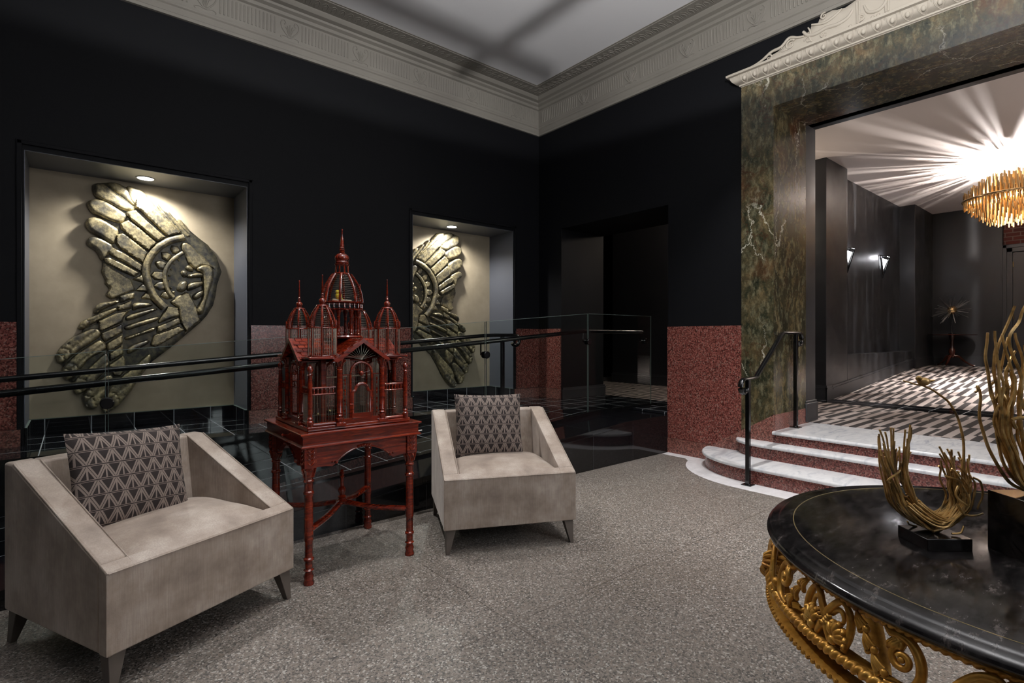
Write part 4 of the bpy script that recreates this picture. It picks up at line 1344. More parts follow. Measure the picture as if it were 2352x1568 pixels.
# cross stretcher with a turned finial
for k, (a, b) in enumerate((((-LX, -LY), (LX, LY)), ((-LX, LY), (LX, -LY)))):
    pts = []
    for i in range(17):
        t = i / 16 * 2 - 1
        pts.append((a[0] + (b[0] - a[0]) * (t + 1) / 2, a[1] + (b[1] - a[1]) * (t + 1) / 2, 0.275 + 0.028 * math.exp(-(t * 3.2) ** 2) - 0.004 * k))
    MB().tube(pts, 0.021, 8, flat=0.7, up=(0, 0, 1)).build('stretcher', 'mahog', st, angle=25)
MB().lathe([(0.036, 0.30), (0.038, 0.306), (0.030, 0.315), (0.020, 0.322), (0.026, 0.332), (0.014, 0.342), (0.022, 0.36), (0.024, 0.372), (0.016, 0.386), (0.010, 0.392), (0.009, 0.44), (0.015, 0.448), (0.009, 0.455), (0.016, 0.468), (0.009, 0.48), (0.014, 0.486), (0.002, 0.49)], seg=16).build('finial', 'mahog', st)

# the cage
cg = empty('birdcage', (CX0, CY0, 0.781), 0, 'palace-shaped mahogany birdcage with five domed towers', 'birdcage')
EA = 0.375
MB().box(-0.295, 0.295, -0.283, 0.283, 0.0, 0.022).build('base_board', 'mahog', cg, bevel=0.004)
COLM = [(0.022, 0.022), (0.022, 0.03), (0.015, 0.036), (0.021, 0.048), (0.021, 0.056), (0.013, 0.062), (0.019, 0.07), (0.013, 0.076), (0.017, 0.084), (0.015, 0.09), (0.0165, 0.20), (0.0145, 0.31), (0.019, 0.314), (0.014, 0.320), (0.019, 0.326), (0.014, 0.332), (0.024, 0.372), (0.024, EA)]
NEW = [(0.016, 0.022), (0.018, 0.05), (0.011, 0.058), (0.016, 0.066), (0.010, 0.074), (0.013, 0.09), (0.0125, 0.24), (0.010, 0.288), (0.016, 0.293), (0.010, 0.298), (0.009, 0.302), (0.015, 0.312), (0.016, 0.322), (0.011, 0.334), (0.006, 0.338), (0.007, 0.343), (0.002, 0.346)]
def rotk(k):
    c, s = [(1, 0), (0, 1), (-1, 0), (0, -1)][k]
    return lambda x, y, z=0: (c * x - s * y, s * x + c * y, z)
Dp_ = 0.272
for k in range(4):
    f = rotk(k)
    # front porch columns, capitals with curled leaves
    for sx in (-1, 1):
        x, y, _ = f(sx * 0.122, -Dp_)
        co = MB().lathe(COLM, (x, y, 0), 16).box(x - 0.027, x + 0.027, y - 0.027, y + 0.027, 0.016, 0.03).build('column', 'mahog', cg, angle=40)
        c = MB()
        for q in range(8):
            a = q * PI / 4
            c.tube(spline([(x + 0.014 * math.cos(a), y + 0.014 * math.sin(a), 0.334), (x + 0.02 * math.cos(a), y + 0.02 * math.sin(a), 0.352), (x + 0.029 * math.cos(a), y + 0.029 * math.sin(a), 0.366), (x + 0.027 * math.cos(a), y + 0.027 * math.sin(a), 0.358)], 3), 0.005, 5)
        c.build('capital_leaves', 'mahog', co)
    x, y, _ = f(-0.277, -0.267)
    MB().lathe(NEW, (x, y, 0), 16).build('newel_post', 'mahog', cg, angle=40)
    # porch gable: two raking boards and a shingled roof behind
    gp = MB()
    for sx in (-1, 1):
        a = [(sx * 0.165, 0.362), (0.0, 0.482), (0.0, 0.458), (sx * 0.142, 0.355)]
        pts0 = [f(px, -Dp_ - 0.032, pz) for px, pz in a]
        pts1 = [f(px, -Dp_ - 0.010, pz) for px, pz in a]
        gp.add(pts0 + pts1, [(0, 1, 2, 3), (7, 6, 5, 4), (0, 4, 5, 1), (1, 5, 6, 2), (2, 6, 7, 3), (3, 7, 4, 0)])
    gp.build('gable_board', 'mahog', cg, smooth=False)
    rf = MB()
    for sx in (-1, 1):
        nrow, ncol = 6, 8
        for r_ in range(nrow):
            z0 = 0.366 + r_ * 0.019
            x0 = 0.160 - r_ * 0.0265
            for c_ in range(ncol):
                y0 = -Dp_ - 0.02 + c_ * 0.036 + (0.018 if r_ % 2 else 0)
                if y0 > -0.03:
                    continue
                A = f(sx * x0, y0 + 0.001, z0 + 0.006)
                B = f(sx * x0, y0 + 0.034, z0 + 0.006)
                C_ = f(sx * (x0 - 0.03), y0 + 0.034, z0 + 0.024)
                D_ = f(sx * (x0 - 0.03), y0 + 0.001, z0 + 0.024)
                lo = [(p[0], p[1], p[2] - 0.005) for p in (A, B, C_, D_)]
                rf.add(lo + [A, B, C_, D_], [(3, 2, 1, 0), (4, 5, 6, 7), (0, 1, 5, 4), (1, 2, 6, 5), (2, 3, 7, 6), (3, 0, 4, 7)])
        P = [f(sx * 0.165, -Dp_ - 0.012, 0.360), f(sx * 0.165, -0.0, 0.360), f(0, 0, 0.478), f(0, -Dp_ - 0.012, 0.478)]
        rf.add(P + [(p[0], p[1], p[2] - 0.006) for p in P], [(0, 1, 2, 3), (7, 6, 5, 4), (0, 4, 5, 1), (2, 6, 7, 3)])
    rf.build('shingled_roof', 'mahog', cg, smooth=False)
    # fan of wires in the gable
    wf = MB()
    for q in range(-6, 7):
        a = q * PI / 15
        top = 0.085 / max(0.35, math.cos(a) * 0.9 + abs(math.sin(a)) * 0.85)
        wf.cyl(f(0, -Dp_, 0.365), f(math.sin(a) * top * 1.15, -Dp_, 0.365 + math.cos(a) * top), 0.0009, 4)
    for sx in (-1, 1):
        for q in range(1, 9):
            xx = sx * (0.06 + q * 0.006)
            wf.cyl(f(xx, -Dp_, 0.03), f(xx, -Dp_, 0.37), 0.0008, 4)
    wf.build('gable_wires', 'cage_wire', cg)
    # door frame with an arched head and a lower arched door
    fr = MB()
    arch = [(-0.062, 0.03)] + [(-0.062, 0.29)] + [(-0.062 * math.cos(PI * t / 10), 0.29 + 0.062 * math.sin(PI * t / 10)) for t in range(11)] + [(0.062, 0.03)]
    fr.tube([f(px, -Dp_ + 0.002, pz) for px, pz in arch], 0.0075, 8)
    fr.tube([f(-0.12, -Dp_ + 0.002, 0.285), f(-0.062, -Dp_ + 0.002, 0.285)], 0.004, 6).tube([f(0.12, -Dp_ + 0.002, 0.285), f(0.062, -Dp_ + 0.002, 0.285)], 0.004, 6)
    q0 = [f(-0.12, -Dp_ - 0.008, 0.022), f(0.12, -Dp_ - 0.008, 0.022), f(0.12, -Dp_ + 0.008, 0.022), f(-0.12, -Dp_ + 0.008, 0.022)]
    fr.add(q0 + [(p[0], p[1], 0.05) for p in q0], [(3, 2, 1, 0), (4, 5, 6, 7), (0, 1, 5, 4), (1, 2, 6, 5), (2, 3, 7, 6), (3, 0, 4, 7)])
    for q in range(7):
        a = PI * (q + 0.5) / 7
        fr.cyl(f(0.008 * math.cos(a), -Dp_ + 0.002, 0.292), f(0.056 * math.cos(a), -Dp_ + 0.002, 0.29 + 0.056 * math.sin(a)), 0.0012, 5)
    fr.ball(f(0, -Dp_ + 0.001, 0.29), 0.014, 10, 6)
    # turned spindles at both sides of the door
    for sx in (-1, 1):
        for zz in (0.06, 0.115, 0.17, 0.225):
            x, y, _ = f(sx * 0.092, -Dp_ + 0.004)
            fr.lathe([(0.003, zz), (0.007, zz + 0.012), (0.004, zz + 0.02), (0.008, zz + 0.032), (0.003, zz + 0.045), (0.005, zz + 0.05)], (x, y, 0), 8)
        fr.tube([f(sx * 0.075, -Dp_ + 0.004, 0.05), f(sx * 0.075, -Dp_ + 0.004, 0.285)], 0.004, 6)
    fr.build('door_frame', 'mahog', cg, angle=50)
    if k == 0:
        dm = MB()
        ar2 = [(-0.052, 0.05), (-0.052, 0.185)] + [(-0.052 + 0.012 * t, 0.19 + 0.006 * t) for t in (0.5, 1)] + [(-0.036 * math.cos(PI * t / 8), 0.200 + 0.034 * math.sin(PI * t / 8)) for t in range(9)] + [(0.052, 0.187), (0.052, 0.05), (-0.052, 0.05)]
        dm.tube([(px, -Dp_ - 0.006, pz) for px, pz in ar2], 0.009, 8, flat=0.6, up=(0, 1, 0))
        dm.box(-0.052, 0.052, -Dp_ - 0.011, -Dp_ - 0.002, 0.045, 0.075)
        d_ = dm.build('cage_door', 'mahog', cg, angle=50)
        wm = MB()
        for q in range(-7, 8):
            wm.cyl((q * 0.0058, -Dp_ - 0.004, 0.07), (q * 0.0058, -Dp_ - 0.004, 0.205 + 0.03 * math.cos(q / 7 * PI / 2)), 0.0008, 4)
        wm.build('door_wires', 'cage_wire', d_)
        MB().tube([(-0.05, -Dp_ - 0.012, 0.125), (-0.058, -Dp_ - 0.026, 0.127), (-0.07, -Dp_ - 0.026, 0.125)], 0.004, 8).ball((-0.072, -Dp_ - 0.026, 0.125), 0.007, 8, 6).build('latch', 'mahog', d_)
    # corner balustrades, wire fence and sill, on both sides of the newel
    for side in (0, 1):
        g = (lambda t, z: f(-0.265 + t * 0.122, -0.262, z)) if side == 0 else (lambda t, z: f(-0.272, -0.25 + t * 0.11, z))
        bl = MB()
        for zz, rr in ((0.222, 0.006), (0.188, 0.0045), (0.030, 0.010)):
            bl.tube([g(0, zz), g(1, zz)], rr, 12)
        for q in range(6):
            p = g((q + 0.5) / 6, 0)
            bl.lathe([(0.003, 0.190), (0.006, 0.198), (0.003, 0.206), (0.005, 0.213), (0.003, 0.22)], (p[0], p[1], 0), 6)
        bl.build('balustrade', 'mahog', cg, angle=50)
        wl = MB()
        for q in range(15):
            wl.cyl(g((q + 0.5) / 15, 0.03), g((q + 0.5) / 15, 0.188), 0.0008, 4)
        wl.cyl(g(0, 0.08), g(1, 0.08), 0.0008, 4)
        wl.build('wire_fence', 'cage_wire', cg)
    # main body corner post and arched window walls
    a0 = 0.178
    x, y, _ = f(-a0, -a0)
    MB().box(x - 0.014, x + 0.014, y - 0.014, y + 0.014, 0.022, EA - 0.002).build('corner_post', 'mahog', cg, bevel=0.003)
    wn = MB()
    for sgn in (-1, 1):
        x0, x1 = sorted((sgn * a0, sgn * 0.06))
        for (za, zb_) in ((0.022, 0.06), (0.352, EA - 0.002)):
            q0 = [f(x0, -a0 - 0.004, za), f(x1, -a0 - 0.004, za), f(x1, -a0 + 0.004, za), f(x0, -a0 + 0.004, za)]
            wn.add(q0 + [(p[0], p[1], zb_) for p in q0], [(3, 2, 1, 0), (4, 5, 6, 7), (0, 1, 5, 4), (1, 2, 6, 5), (2, 3, 7, 6), (3, 0, 4, 7)])
        mx_ = (x0 + x1) / 2
        hw = (x1 - x0) / 2 - 0.012
        wn.tube([f(mx_ - hw, -a0, 0.06), f(mx_ - hw, -a0, 0.30)] + [f(mx_ - hw * math.cos(PI * t / 8), -a0, 0.305 + hw * math.sin(PI * t / 8)) for t in range(9)] + [f(mx_ + hw, -a0, 0.06)], 0.006, 6)
    wn.build('window_frame', 'mahog', cg, angle=50)
    ww = MB()
    q = -a0
    while q < a0:
        ww.cyl(f(q, -a0, 0.05), f(q, -a0, 0.355), 0.0008, 4)
        q += 0.0105
    for zz in (0.12, 0.24):
        ww.cyl(f(-a0, -a0, zz), f(a0, -a0, zz), 0.0009, 4)
    ww.build('window_wires', 'cage_wire', cg)
# eaves board between the porches
MB().prism([(-0.285, -0.275), (-0.15, -0.275), (-0.15, -0.2), (0.15, -0.2), (0.15, -0.275), (0.285, -0.275), (0.285, -0.15), (0.21, -0.15), (0.21, 0.15), (0.285, 0.15), (0.285, 0.275), (0.15, 0.275), (0.15, 0.2), (-0.15, 0.2), (-0.15, 0.275), (-0.285, 0.275), (-0.285, 0.15), (-0.21, 0.15), (-0.21, -0.15), (-0.285, -0.15)], 0.372, 0.386).build('eaves_board', 'mahog', cg, bevel=0.003)

def tower(cx, cy, z0, r, hpost, hdome, nrib, ball, spire, nbar, name='corner_tower'):
    t = MB()
    for q in range(nrib):
        a = 2 * PI * (q + 0.5) / nrib
        px, py = cx + r * math.cos(a), cy + r * math.sin(a)
        t.cyl((px, py, z0), (px, py, z0 + hpost), 0.0042, 7)
        t.lathe([(0.004, z0 + hpost), (0.006, z0 + hpost + 0.006), (0.003, z0 + hpost + 0.012), (0.0055, z0 + hpost + 0.02), (0.002, z0 + hpost + 0.03), (0.001, z0 + hpost + 0.034)], (px, py, 0), 7)
    for zz, rr in ((z0 + 0.003, 0.004), (z0 + hpost - 0.012, 0.0035)):
        t.tube([(cx + r * math.cos(2 * PI * q / 24), cy + r * math.sin(2 * PI * q / 24), zz) for q in range(24)], rr, 6, closed=True)
    root = t.build(name, 'mahog', cg, angle=50)
    zd = z0 + hpost - 0.012
    d = MB()
    def prof(u):      # onion dome: radius against height fraction
        return r * 0.93 * (math.cos(u * PI / 2 * 0.86) ** 0.62)
    for q in range(nrib):
        a = 2 * PI * (q + 0.5) / nrib
        d.tube([(cx + prof(u / 10) * math.cos(a), cy + prof(u / 10) * math.sin(a), zd + hdome * u / 10) for u in range(11)], 0.0062, 7)
    rt = prof(1.0)
    d.lathe([(rt + 0.004, zd + hdome), (rt + 0.007, zd + hdome + 0.004), (rt + 0.004, zd + hdome + 0.009)], (cx, cy, 0), 20)
    d.build('dome_rib', 'mahog', root, angle=50)
    w = MB()
    for u in range(1, nbar):
        rr = prof(u / nbar)
        w.tube([(cx + rr * math.cos(2 * PI * q / 20), cy + rr * math.sin(2 * PI * q / 20), zd + hdome * u / nbar) for q in range(20)], 0.0008, 4, closed=True)
    nw = nrib * 5
    for q in range(nw):
        a = 2 * PI * q / nw
        w.cyl((cx + r * math.cos(a), cy + r * math.sin(a), z0), (cx + r * math.cos(a), cy + r * math.sin(a), z0 + hpost - 0.012), 0.0008, 4)
    w.build('tower_wires', 'cage_wire', root)
    zt = zd + hdome + 0.008
    b = ball
    P = [(rt + 0.004, zt), (b * 0.72, zt + b * 0.25), (b * 0.98, zt + b * 0.8), (b, zt + b * 1.15), (b * 0.9, zt + b * 1.6), (b * 0.5, zt + b * 2.0), (b * 0.35, zt + b * 2.1)]
    z = zt + b * 2.1
    for rr in (0.55, 0.36, 0.5, 0.32, 0.42, 0.28):
        z += b * 0.22
        P.append((b * rr, z))
    P += [(b * 0.34, z + 0.004), (b * 0.14, z + spire - 0.004), (b * 0.24, z + spire), (b * 0.2, z + spire + 0.004), (0.001, z + spire + 0.006)]
    MB().lathe(P, (cx, cy, 0), 16).build('spire', 'mahog', root, angle=45)
    return z + spire
for sx in (-1, 1):
    for sy in (-1, 1):
        tower(0.005 + sx * 0.19, sy * 0.19, 0.386, 0.072, 0.165, 0.115, 8, 0.019, 0.095, 11)
# central rotunda
rt = MB().lathe([(0.05, 0.478), (0.115, 0.482), (0.122, 0.49), (0.115, 0.498), (0.09, 0.500), (0.001, 0.5)], seg=32).build('rotunda_base', 'mahog', cg, angle=40)
for q in range(8):
    a = 2 * PI * (q + 0.25) / 8
    MB().lathe([(0.012, 0.50), (0.013, 0.508), (0.008, 0.514), (0.011, 0.522), (0.0075, 0.53), (0.009, 0.54), (0.008, 0.60), (0.012, 0.604), (0.008, 0.61), (0.015, 0.638), (0.015, 0.644)], (0.092 * math.cos(a), 0.092 * math.sin(a), 0), 12).build('rotunda_column', 'mahog', rt, angle=45)
m = MB().lathe([(0.085, 0.643), (0.122, 0.645), (0.125, 0.650), (0.118, 0.654), (0.085, 0.654)], seg=32).lathe([(0.10, 0.684), (0.122, 0.686), (0.128, 0.691), (0.120, 0.696), (0.10, 0.696)], seg=32)
for q in range(24):
    a = 2 * PI * q / 24
    m.lathe([(0.003, 0.654), (0.006, 0.662), (0.003, 0.67), (0.005, 0.678), (0.003, 0.685)], (0.114 * math.cos(a), 0.114 * math.sin(a), 0), 6)
m.build('rotunda_gallery', 'mahog', rt, angle=50)
d = MB()
def cprof(u):
    return 0.115 * max(0.0, math.cos(u * PI / 2 * 0.80)) ** 0.72
for q in range(8):
    a = 2 * PI * (q + 0.4) / 8
    d.tube([(cprof(u / 12) * math.cos(a), cprof(u / 12) * math.sin(a), 0.692 + 0.168 * u / 12) for u in range(13)], 0.0078, 7, flat=0.7)
d.build('dome_rib', 'mahog', rt, angle=50)
w = MB()
for u in range(1, 15):
    w.tube([(cprof(u / 15) * math.cos(2 * PI * q / 24), cprof(u / 15) * math.sin(2 * PI * q / 24), 0.692 + 0.168 * u / 15) for q in range(24)], 0.0008, 4, closed=True)
w.build('dome_wires', 'cage_wire', rt)
m = MB().lathe([(0.046, 0.858), (0.05, 0.862), (0.044, 0.868), (0.02, 0.869)], seg=20).lathe([(0.03, 0.908), (0.040, 0.910), (0.044, 0.916), (0.036, 0.922), (0.040, 0.928), (0.036, 0.936), (0.042, 0.950), (0.040, 0.965), (0.028, 0.978), (0.014, 0.985), (0.018, 0.99), (0.012, 0.996), (0.018, 1.002), (0.011, 1.009), (0.015, 1.015), (0.010, 1.022), (0.013, 1.028), (0.011, 1.035), (0.003, 1.118), (0.005, 1.121), (0.005, 1.126), (0.001, 1.128)], seg=20)
for q in range(8):
    a = 2 * PI * q / 8
    m.cyl((0.038 * math.cos(a), 0.038 * math.sin(a), 0.866), (0.034 * math.cos(a), 0.034 * math.sin(a), 0.911), 0.0045, 7)
m.build('central_spire', 'mahog', rt, angle=45)
# swing perch in the dome and perches below
MB().cyl((-0.065, -0.02, 0.706), (0.065, 0.02, 0.706), 0.0055, 8).build('swing_perch', 'pale_perch', cg)
MB().cyl((0, 0, 0.86), (0.0, 0.0, 0.71), 0.0016, 6).build('swing_cord', 'cage_wire', cg)
MB().cyl((-0.14, -0.10, 0.262), (0.14, -0.10, 0.268), 0.0045, 8).build('perch', 'pale_perch', cg)
# things inside the cage
r = empty('toy_canary', (CX0 - 0.022, CY0 - 0.006, 0.781 + 0.709), R(200), 'small yellow canary figure on the swing perch in the central dome', 'bird figure')
m = MB().ball((0, 0, 0.022), 0.019, 14, 10, (1.15, 0.85, 1.15)).ball((0.010, 0, 0.045), 0.0115, 12, 8)
m.build('body', 'yellow_feathers', r)
MB().tube([(-0.014, 0, 0.016), (-0.03, 0, 0.004), (-0.042, 0, -0.006)], [0.009, 0.006, 0.002], 8, flat=0.5).build('tail', 'yellow_feathers', r)
MB().lathe([(0.0035, 0), (0.0005, 0.009)], (0.02, 0, 0.045), 8, 'x').build('beak', 'dark_wood', r)
for i, (x, y, rr, h, lb) in enumerate(((1.045, 2.915, 0.036, 0.046, 'brass food cup inside the birdcage, left and nearer of two'), (1.135, 2.975, 0.042, 0.05, 'brass food cup inside the birdcage, right and farther of two'))):
    o = MB().lathe([(rr * 0.86, 0), (rr, h * 0.9), (rr * 1.05, h), (rr * 0.97, h), (rr * 0.93, h * 0.9), (rr * 0.8, 0.004), (0.001, 0.004)], (0, 0, 0), 28).build('food_cup', 'brass_bowl')
    o.location = (x, y, 0.803)
    tag(o, lb, 'cup')
r = empty('amber_glimmer', (1.20, 2.86, 0.803), 0, 'small amber tube standing in for an orange feeder behind the front left column of the birdcage', 'glimmer')  # amber piece added in place of an orange glimmer inside the cage
MB().lathe([(0.010, 0.05), (0.013, 0.055), (0.013, 0.085), (0.009, 0.09)], seg=14).build('amber_tube', 'amber_glint', r)
MB().lathe([(0.014, 0.0), (0.014, 0.008), (0.006, 0.012), (0.006, 0.05), (0.014, 0.052)], seg=14).lathe([(0.012, 0.088), (0.012, 0.1), (0.002, 0.106)], seg=14).build('stem', 'dark_wood', r)
# ---------------------------------------------------------------- round table with a carved gilt apron
TX, TY = 1.708, 0.117
TZ = 0.78
tb = empty('round_table', (TX, TY, 0), 0, 'round table with black marble top and pierced gilt apron', 'table')
RT = 0.605
top = MB().lathe([(0.001, TZ - 0.034), (RT - 0.05, TZ - 0.034), (RT - 0.035, TZ - 0.036), (RT - 0.012, TZ - 0.034), (RT - 0.003, TZ - 0.028), (RT, TZ - 0.02), (RT - 0.003, TZ - 0.012), (RT - 0.012, TZ - 0.006),
                  (RT - 0.026, TZ - 0.005), (RT - 0.030, TZ - 0.003), (RT - 0.036, TZ), (0.001, TZ)], seg=160).build('table_top', 'blackmarble', tb, angle=40)
MB().lathe([(RT - 0.066, TZ - 0.001), (RT - 0.066, TZ + 0.0003), (RT - 0.0635, TZ + 0.0003), (RT - 0.0635, TZ - 0.001)], seg=160).build('inlay_line', 'inlay_brass', top)
def AP(th, h, out=0.0):
    # point on the apron: angle in degrees, height above mid-apron, distance out of the surface
    bulge = 0.022 * (0.5 - h / 0.11)
    r_ = 0.572 + bulge + out
    a = R(th)
    return (r_ * math.cos(a), r_ * math.sin(a), TZ - 0.092 + h)
def rope(hc, rad, name, n=1700, lobes=2, twist=125):
    vs, fs = [], []
    seg = 12
    for i in range(n):
        th = 360 * i / n
        c = Vector(AP(th, hc))
        a = R(th)
        rd = Vector((math.cos(a), math.sin(a), 0))
        for k in range(seg):
            b = 2 * PI * k / seg
            rr = rad * (0.62 + 0.50 * abs(math.cos(lobes / 2 * b - twist * a / 1.0 + 0)) ** 0.7)
            vs.append(tuple(c + rd * math.cos(b) * rr + Vector((0, 0, 1)) * math.sin(b) * rr))
    for i in range(n):
        j = (i + 1) % n
        for k in range(seg):
            k2 = (k + 1) % seg
            fs.append((i * seg + k, i * seg + k2, j * seg + k2, j * seg + k))
    MB().add(vs, fs).build(name, 'gold', tb, angle=80)
rope(0.050, 0.0095, 'rope_moulding')
rope(-0.060, 0.0115, 'rope_moulding', twist=112)
# flat hoop below the lower rope with a beaded rim
lw = MB().lathe([(0.555, TZ - 0.205), (0.600, TZ - 0.205), (0.602, TZ - 0.199), (0.585, TZ - 0.193), (0.560, TZ - 0.193), (0.555, TZ - 0.205)], seg=120)
hoop = lw.build('lower_hoop', 'gold', tb, angle=40)
bd = MB()
for k in range(230):
    a = 2 * PI * k / 230
    bd.ball((0.603 * math.cos(a), 0.603 * math.sin(a), TZ - 0.200), 0.0052, 6, 4)
bd.build('beaded_rim', 'gold', hoop)
# ring just behind the lower rope that carries the scrollwork
MB().lathe([(0.56, TZ - 0.158), (0.59, TZ - 0.158), (0.592, TZ - 0.150), (0.585, TZ - 0.146), (0.56, TZ - 0.146), (0.56, TZ - 0.158)], seg=120).build('apron_ring', 'gold', tb, angle=40)
MB().lathe([(0.54, TZ - 0.05), (0.575, TZ - 0.05), (0.575, TZ - 0.036), (0.54, TZ - 0.036), (0.54, TZ - 0.05)], seg=120).build('apron_ring', 'gold', tb, angle=40)

DEG = 1 / 0.575 * 180 / PI      # metres along the apron -> degrees
def half_unit(th0, sgn, name='scrollwork'):
    A = lambda s, h, o=0.0: AP(th0 + sgn * s * DEG, h, o)
    m = MB()
    def t(pts, rs, n=6, flat=1.0, seg=9):
        P = spline([A(*p) for p in pts], n)
        m.tube(P, lerp_list(rs, len(P)), seg, flat=flat, up=None)
    # bound stem at the centre
    t([(0.0, 0.0, 0.004), (0.012, 0.02, 0.006), (0.03, 0.042, 0.004), (0.045, 0.040, 0.002), (0.058, 0.018, 0), (0.060, -0.01, 0), (0.052, -0.045, 0)], [0.009, 0.0075, 0.007, 0.006, 0.008, 0.008, 0.006])
    for q in range(4):
        m.tube([A(-0.004 + q * 0.004, -0.010 + q * 0.006, 0.006), A(0.002 + q * 0.004, -0.013 + q * 0.006, 0.012), A(0.010 + q * 0.003, -0.012 + q * 0.006, 0.006)], 0.0035, 6)
    t([(0.0, 0.0, 0.0), (0.008, -0.022, 0.002), (0.02, -0.045, 0.0)], [0.009, 0.009, 0.006])
    t([(0.012, 0.008, 0), (0.024, 0.022, 0), (0.037, 0.022, 0), (0.043, 0.008, 0), (0.036, -0.003, 0)], [0.005, 0.006, 0.005, 0.004, 0.003])
    # acanthus leaf: ribs fanning from its root
    for q in range(6):
        a = -0.5 + q * 0.36
        L = 0.034 - 0.003 * abs(q - 2)
        bx, bz = 0.030, -0.032
        t([(bx, bz, 0.0), (bx + L * 0.5 * math.sin(a), bz + L * 0.6 * math.cos(a), 0.009), (bx + L * math.sin(a * 1.15), bz + L * math.cos(a * 1.15) * 1.0, 0.004), (bx + L * 1.12 * math.sin(a * 1.3), bz + L * 0.95 * math.cos(a * 1.3), 0.012)], [0.004, 0.0075, 0.007, 0.004], 4)
    m.ball(A(0.030, -0.034, 0.006), 0.010, 8, 6)
    # husk garland: bell shapes with berries
    g = [(0.068, 0.045), (0.090, 0.018), (0.110, -0.010), (0.132, -0.038)]
    for q in range(3):
        (a, b), (c, d) = g[q], g[q + 1]
        for off in (-0.0035, 0.0, 0.0035):
            t([(a, b, 0.002), ((a + c) / 2 + off, (b + d) / 2 + off, 0.007), (c - 0.003 + off * 1.6, d + 0.004 + off * 1.6, 0.004)], [0.0025, 0.0045, 0.0055], 4)
        m.ball(A(c + 0.005, d + 0.004, 0.005), 0.0075, 9, 6)
        m.ball(A(c - 0.009, d - 0.006, 0.002), 0.006, 8, 5)
        t([(c - 0.002, d, 0.0), (c - 0.009, d - 0.006, 0.002)], [0.004, 0.005], 2)
    # spiral scroll
    sp = [(0.128, 0.046), (0.140, 0.038), (0.155, 0.040), (0.175, 0.034), (0.190, 0.012), (0.192, -0.016), (0.180, -0.038), (0.160, -0.046), (0.138, -0.048)]
    t([(a, b, 0.003) for a, b in sp], [0.004, 0.008, 0.008, 0.0085, 0.009, 0.0085, 0.008, 0.006, 0.005], 5)
    cs = []
    for k in range(19):
        a = PI * 0.55 + k / 18 * PI * 2.3
        rr = 0.021 * (1 - k / 18 * 0.72)
        cs.append((0.163 - sgn * 0 + rr * math.cos(a), 0.004 + rr * math.sin(a) * 1.0, 0.004 + 0.004 * k / 18))
    t([(0.145, 0.036, 0.002)] + cs, [0.008, 0.007, 0.006, 0.0055, 0.0065], 3)
    m.ball(A(0.163, 0.004, 0.008), 0.0065, 10, 6)
    for q in range(3):
        t([(0.150 + q * 0.006, 0.036, 0.004), (0.140 + q * 0.004, 0.022, 0.010), (0.137 + q * 0.004, 0.010, 0.004)], [0.004, 0.005, 0.002], 4)
    m.ball(A(0.204, -0.028, 0.008), 0.012, 10, 8)
    m.ball(A(0.206, -0.044, 0.004), 0.010, 10, 8)
    # great acanthus sweep rising to the cartouche
    for q in range(8):
        e = q / 7
        t([(0.205 + e * 0.012, -0.042 - 0.006 * e, 0.002), (0.226 + e * 0.012, -0.030 - 0.012 * e, 0.010), (0.245 + e * 0.010, 0.008 - 0.026 * e, 0.014 - 0.004 * e), (0.268 + e * 0.002, 0.034 - 0.034 * e, 0.012 - 0.004 * e), (0.290 - e * 0.012, 0.040 - 0.05 * e, 0.006), (0.300 - e * 0.030, 0.034 - 0.066 * e, 0.004)],
          [0.003, 0.0055, 0.007, 0.007, 0.006, 0.004], 4, 1.0, 7)
    for q in range(4):
        s0 = 0.222 + q * 0.017
        t([(s0, -0.034 + q * 0.01, 0.004), (s0 - 0.002, -0.048 + q * 0.004, 0.014), (s0 - 0.010, -0.056 + q * 0.003, 0.012), (s0 - 0.012, -0.048 + q * 0.003, 0.006)], [0.006, 0.008, 0.006, 0.003], 4)
    m.build(name, 'gold', tb, angle=80)
# angle of the bound stems seen at the left of the table (world degrees)
TH0 = 187 - 39.66
for k in range(6):
    half_unit(TH0 + 60 * k, 1)
    half_unit(TH0 + 60 * k, -1)
    a = TH0 + 30 + 60 * k
    c = MB()
    for q in range(7):
        b = -PI / 2 + (q - 3) * 0.42 + PI
        c.tube(spline([AP(a, -0.02, 0.012), AP(a + 1.9 * math.sin(b), -0.02 + 0.02 * math.cos(b), 0.024), AP(a + 3.2 * math.sin(b), -0.02 + 0.036 * math.cos(b), 0.012)], 4), lerp_list([0.006, 0.009, 0.004], 9), 7)
    c.ball(AP(a, -0.02, 0.016), 0.014, 12, 8)
    c.ball(AP(a, 0.025, 0.010), 0.009, 10, 8)
    c.build('cartouche', 'gold', tb)
for k in range(3):
    a = R(TH0 + 30 + 120 * k)
    pts = [(0.575, 0.63), (0.60, 0.56), (0.585, 0.44), (0.53, 0.30), (0.50, 0.18), (0.53, 0.08), (0.58, 0.02)]
    P = spline([(x * math.cos(a), x * math.sin(a), z) for x, z in pts], 8)
    MB().tube(P, lerp_list([0.045, 0.05, 0.036, 0.026, 0.022, 0.026, 0.03], len(P)), 14).ball((0.59 * math.cos(a), 0.59 * math.sin(a), 0.028), 0.034, 14, 10, (1, 1, 0.8)).build('leg', 'gold', tb, angle=80)

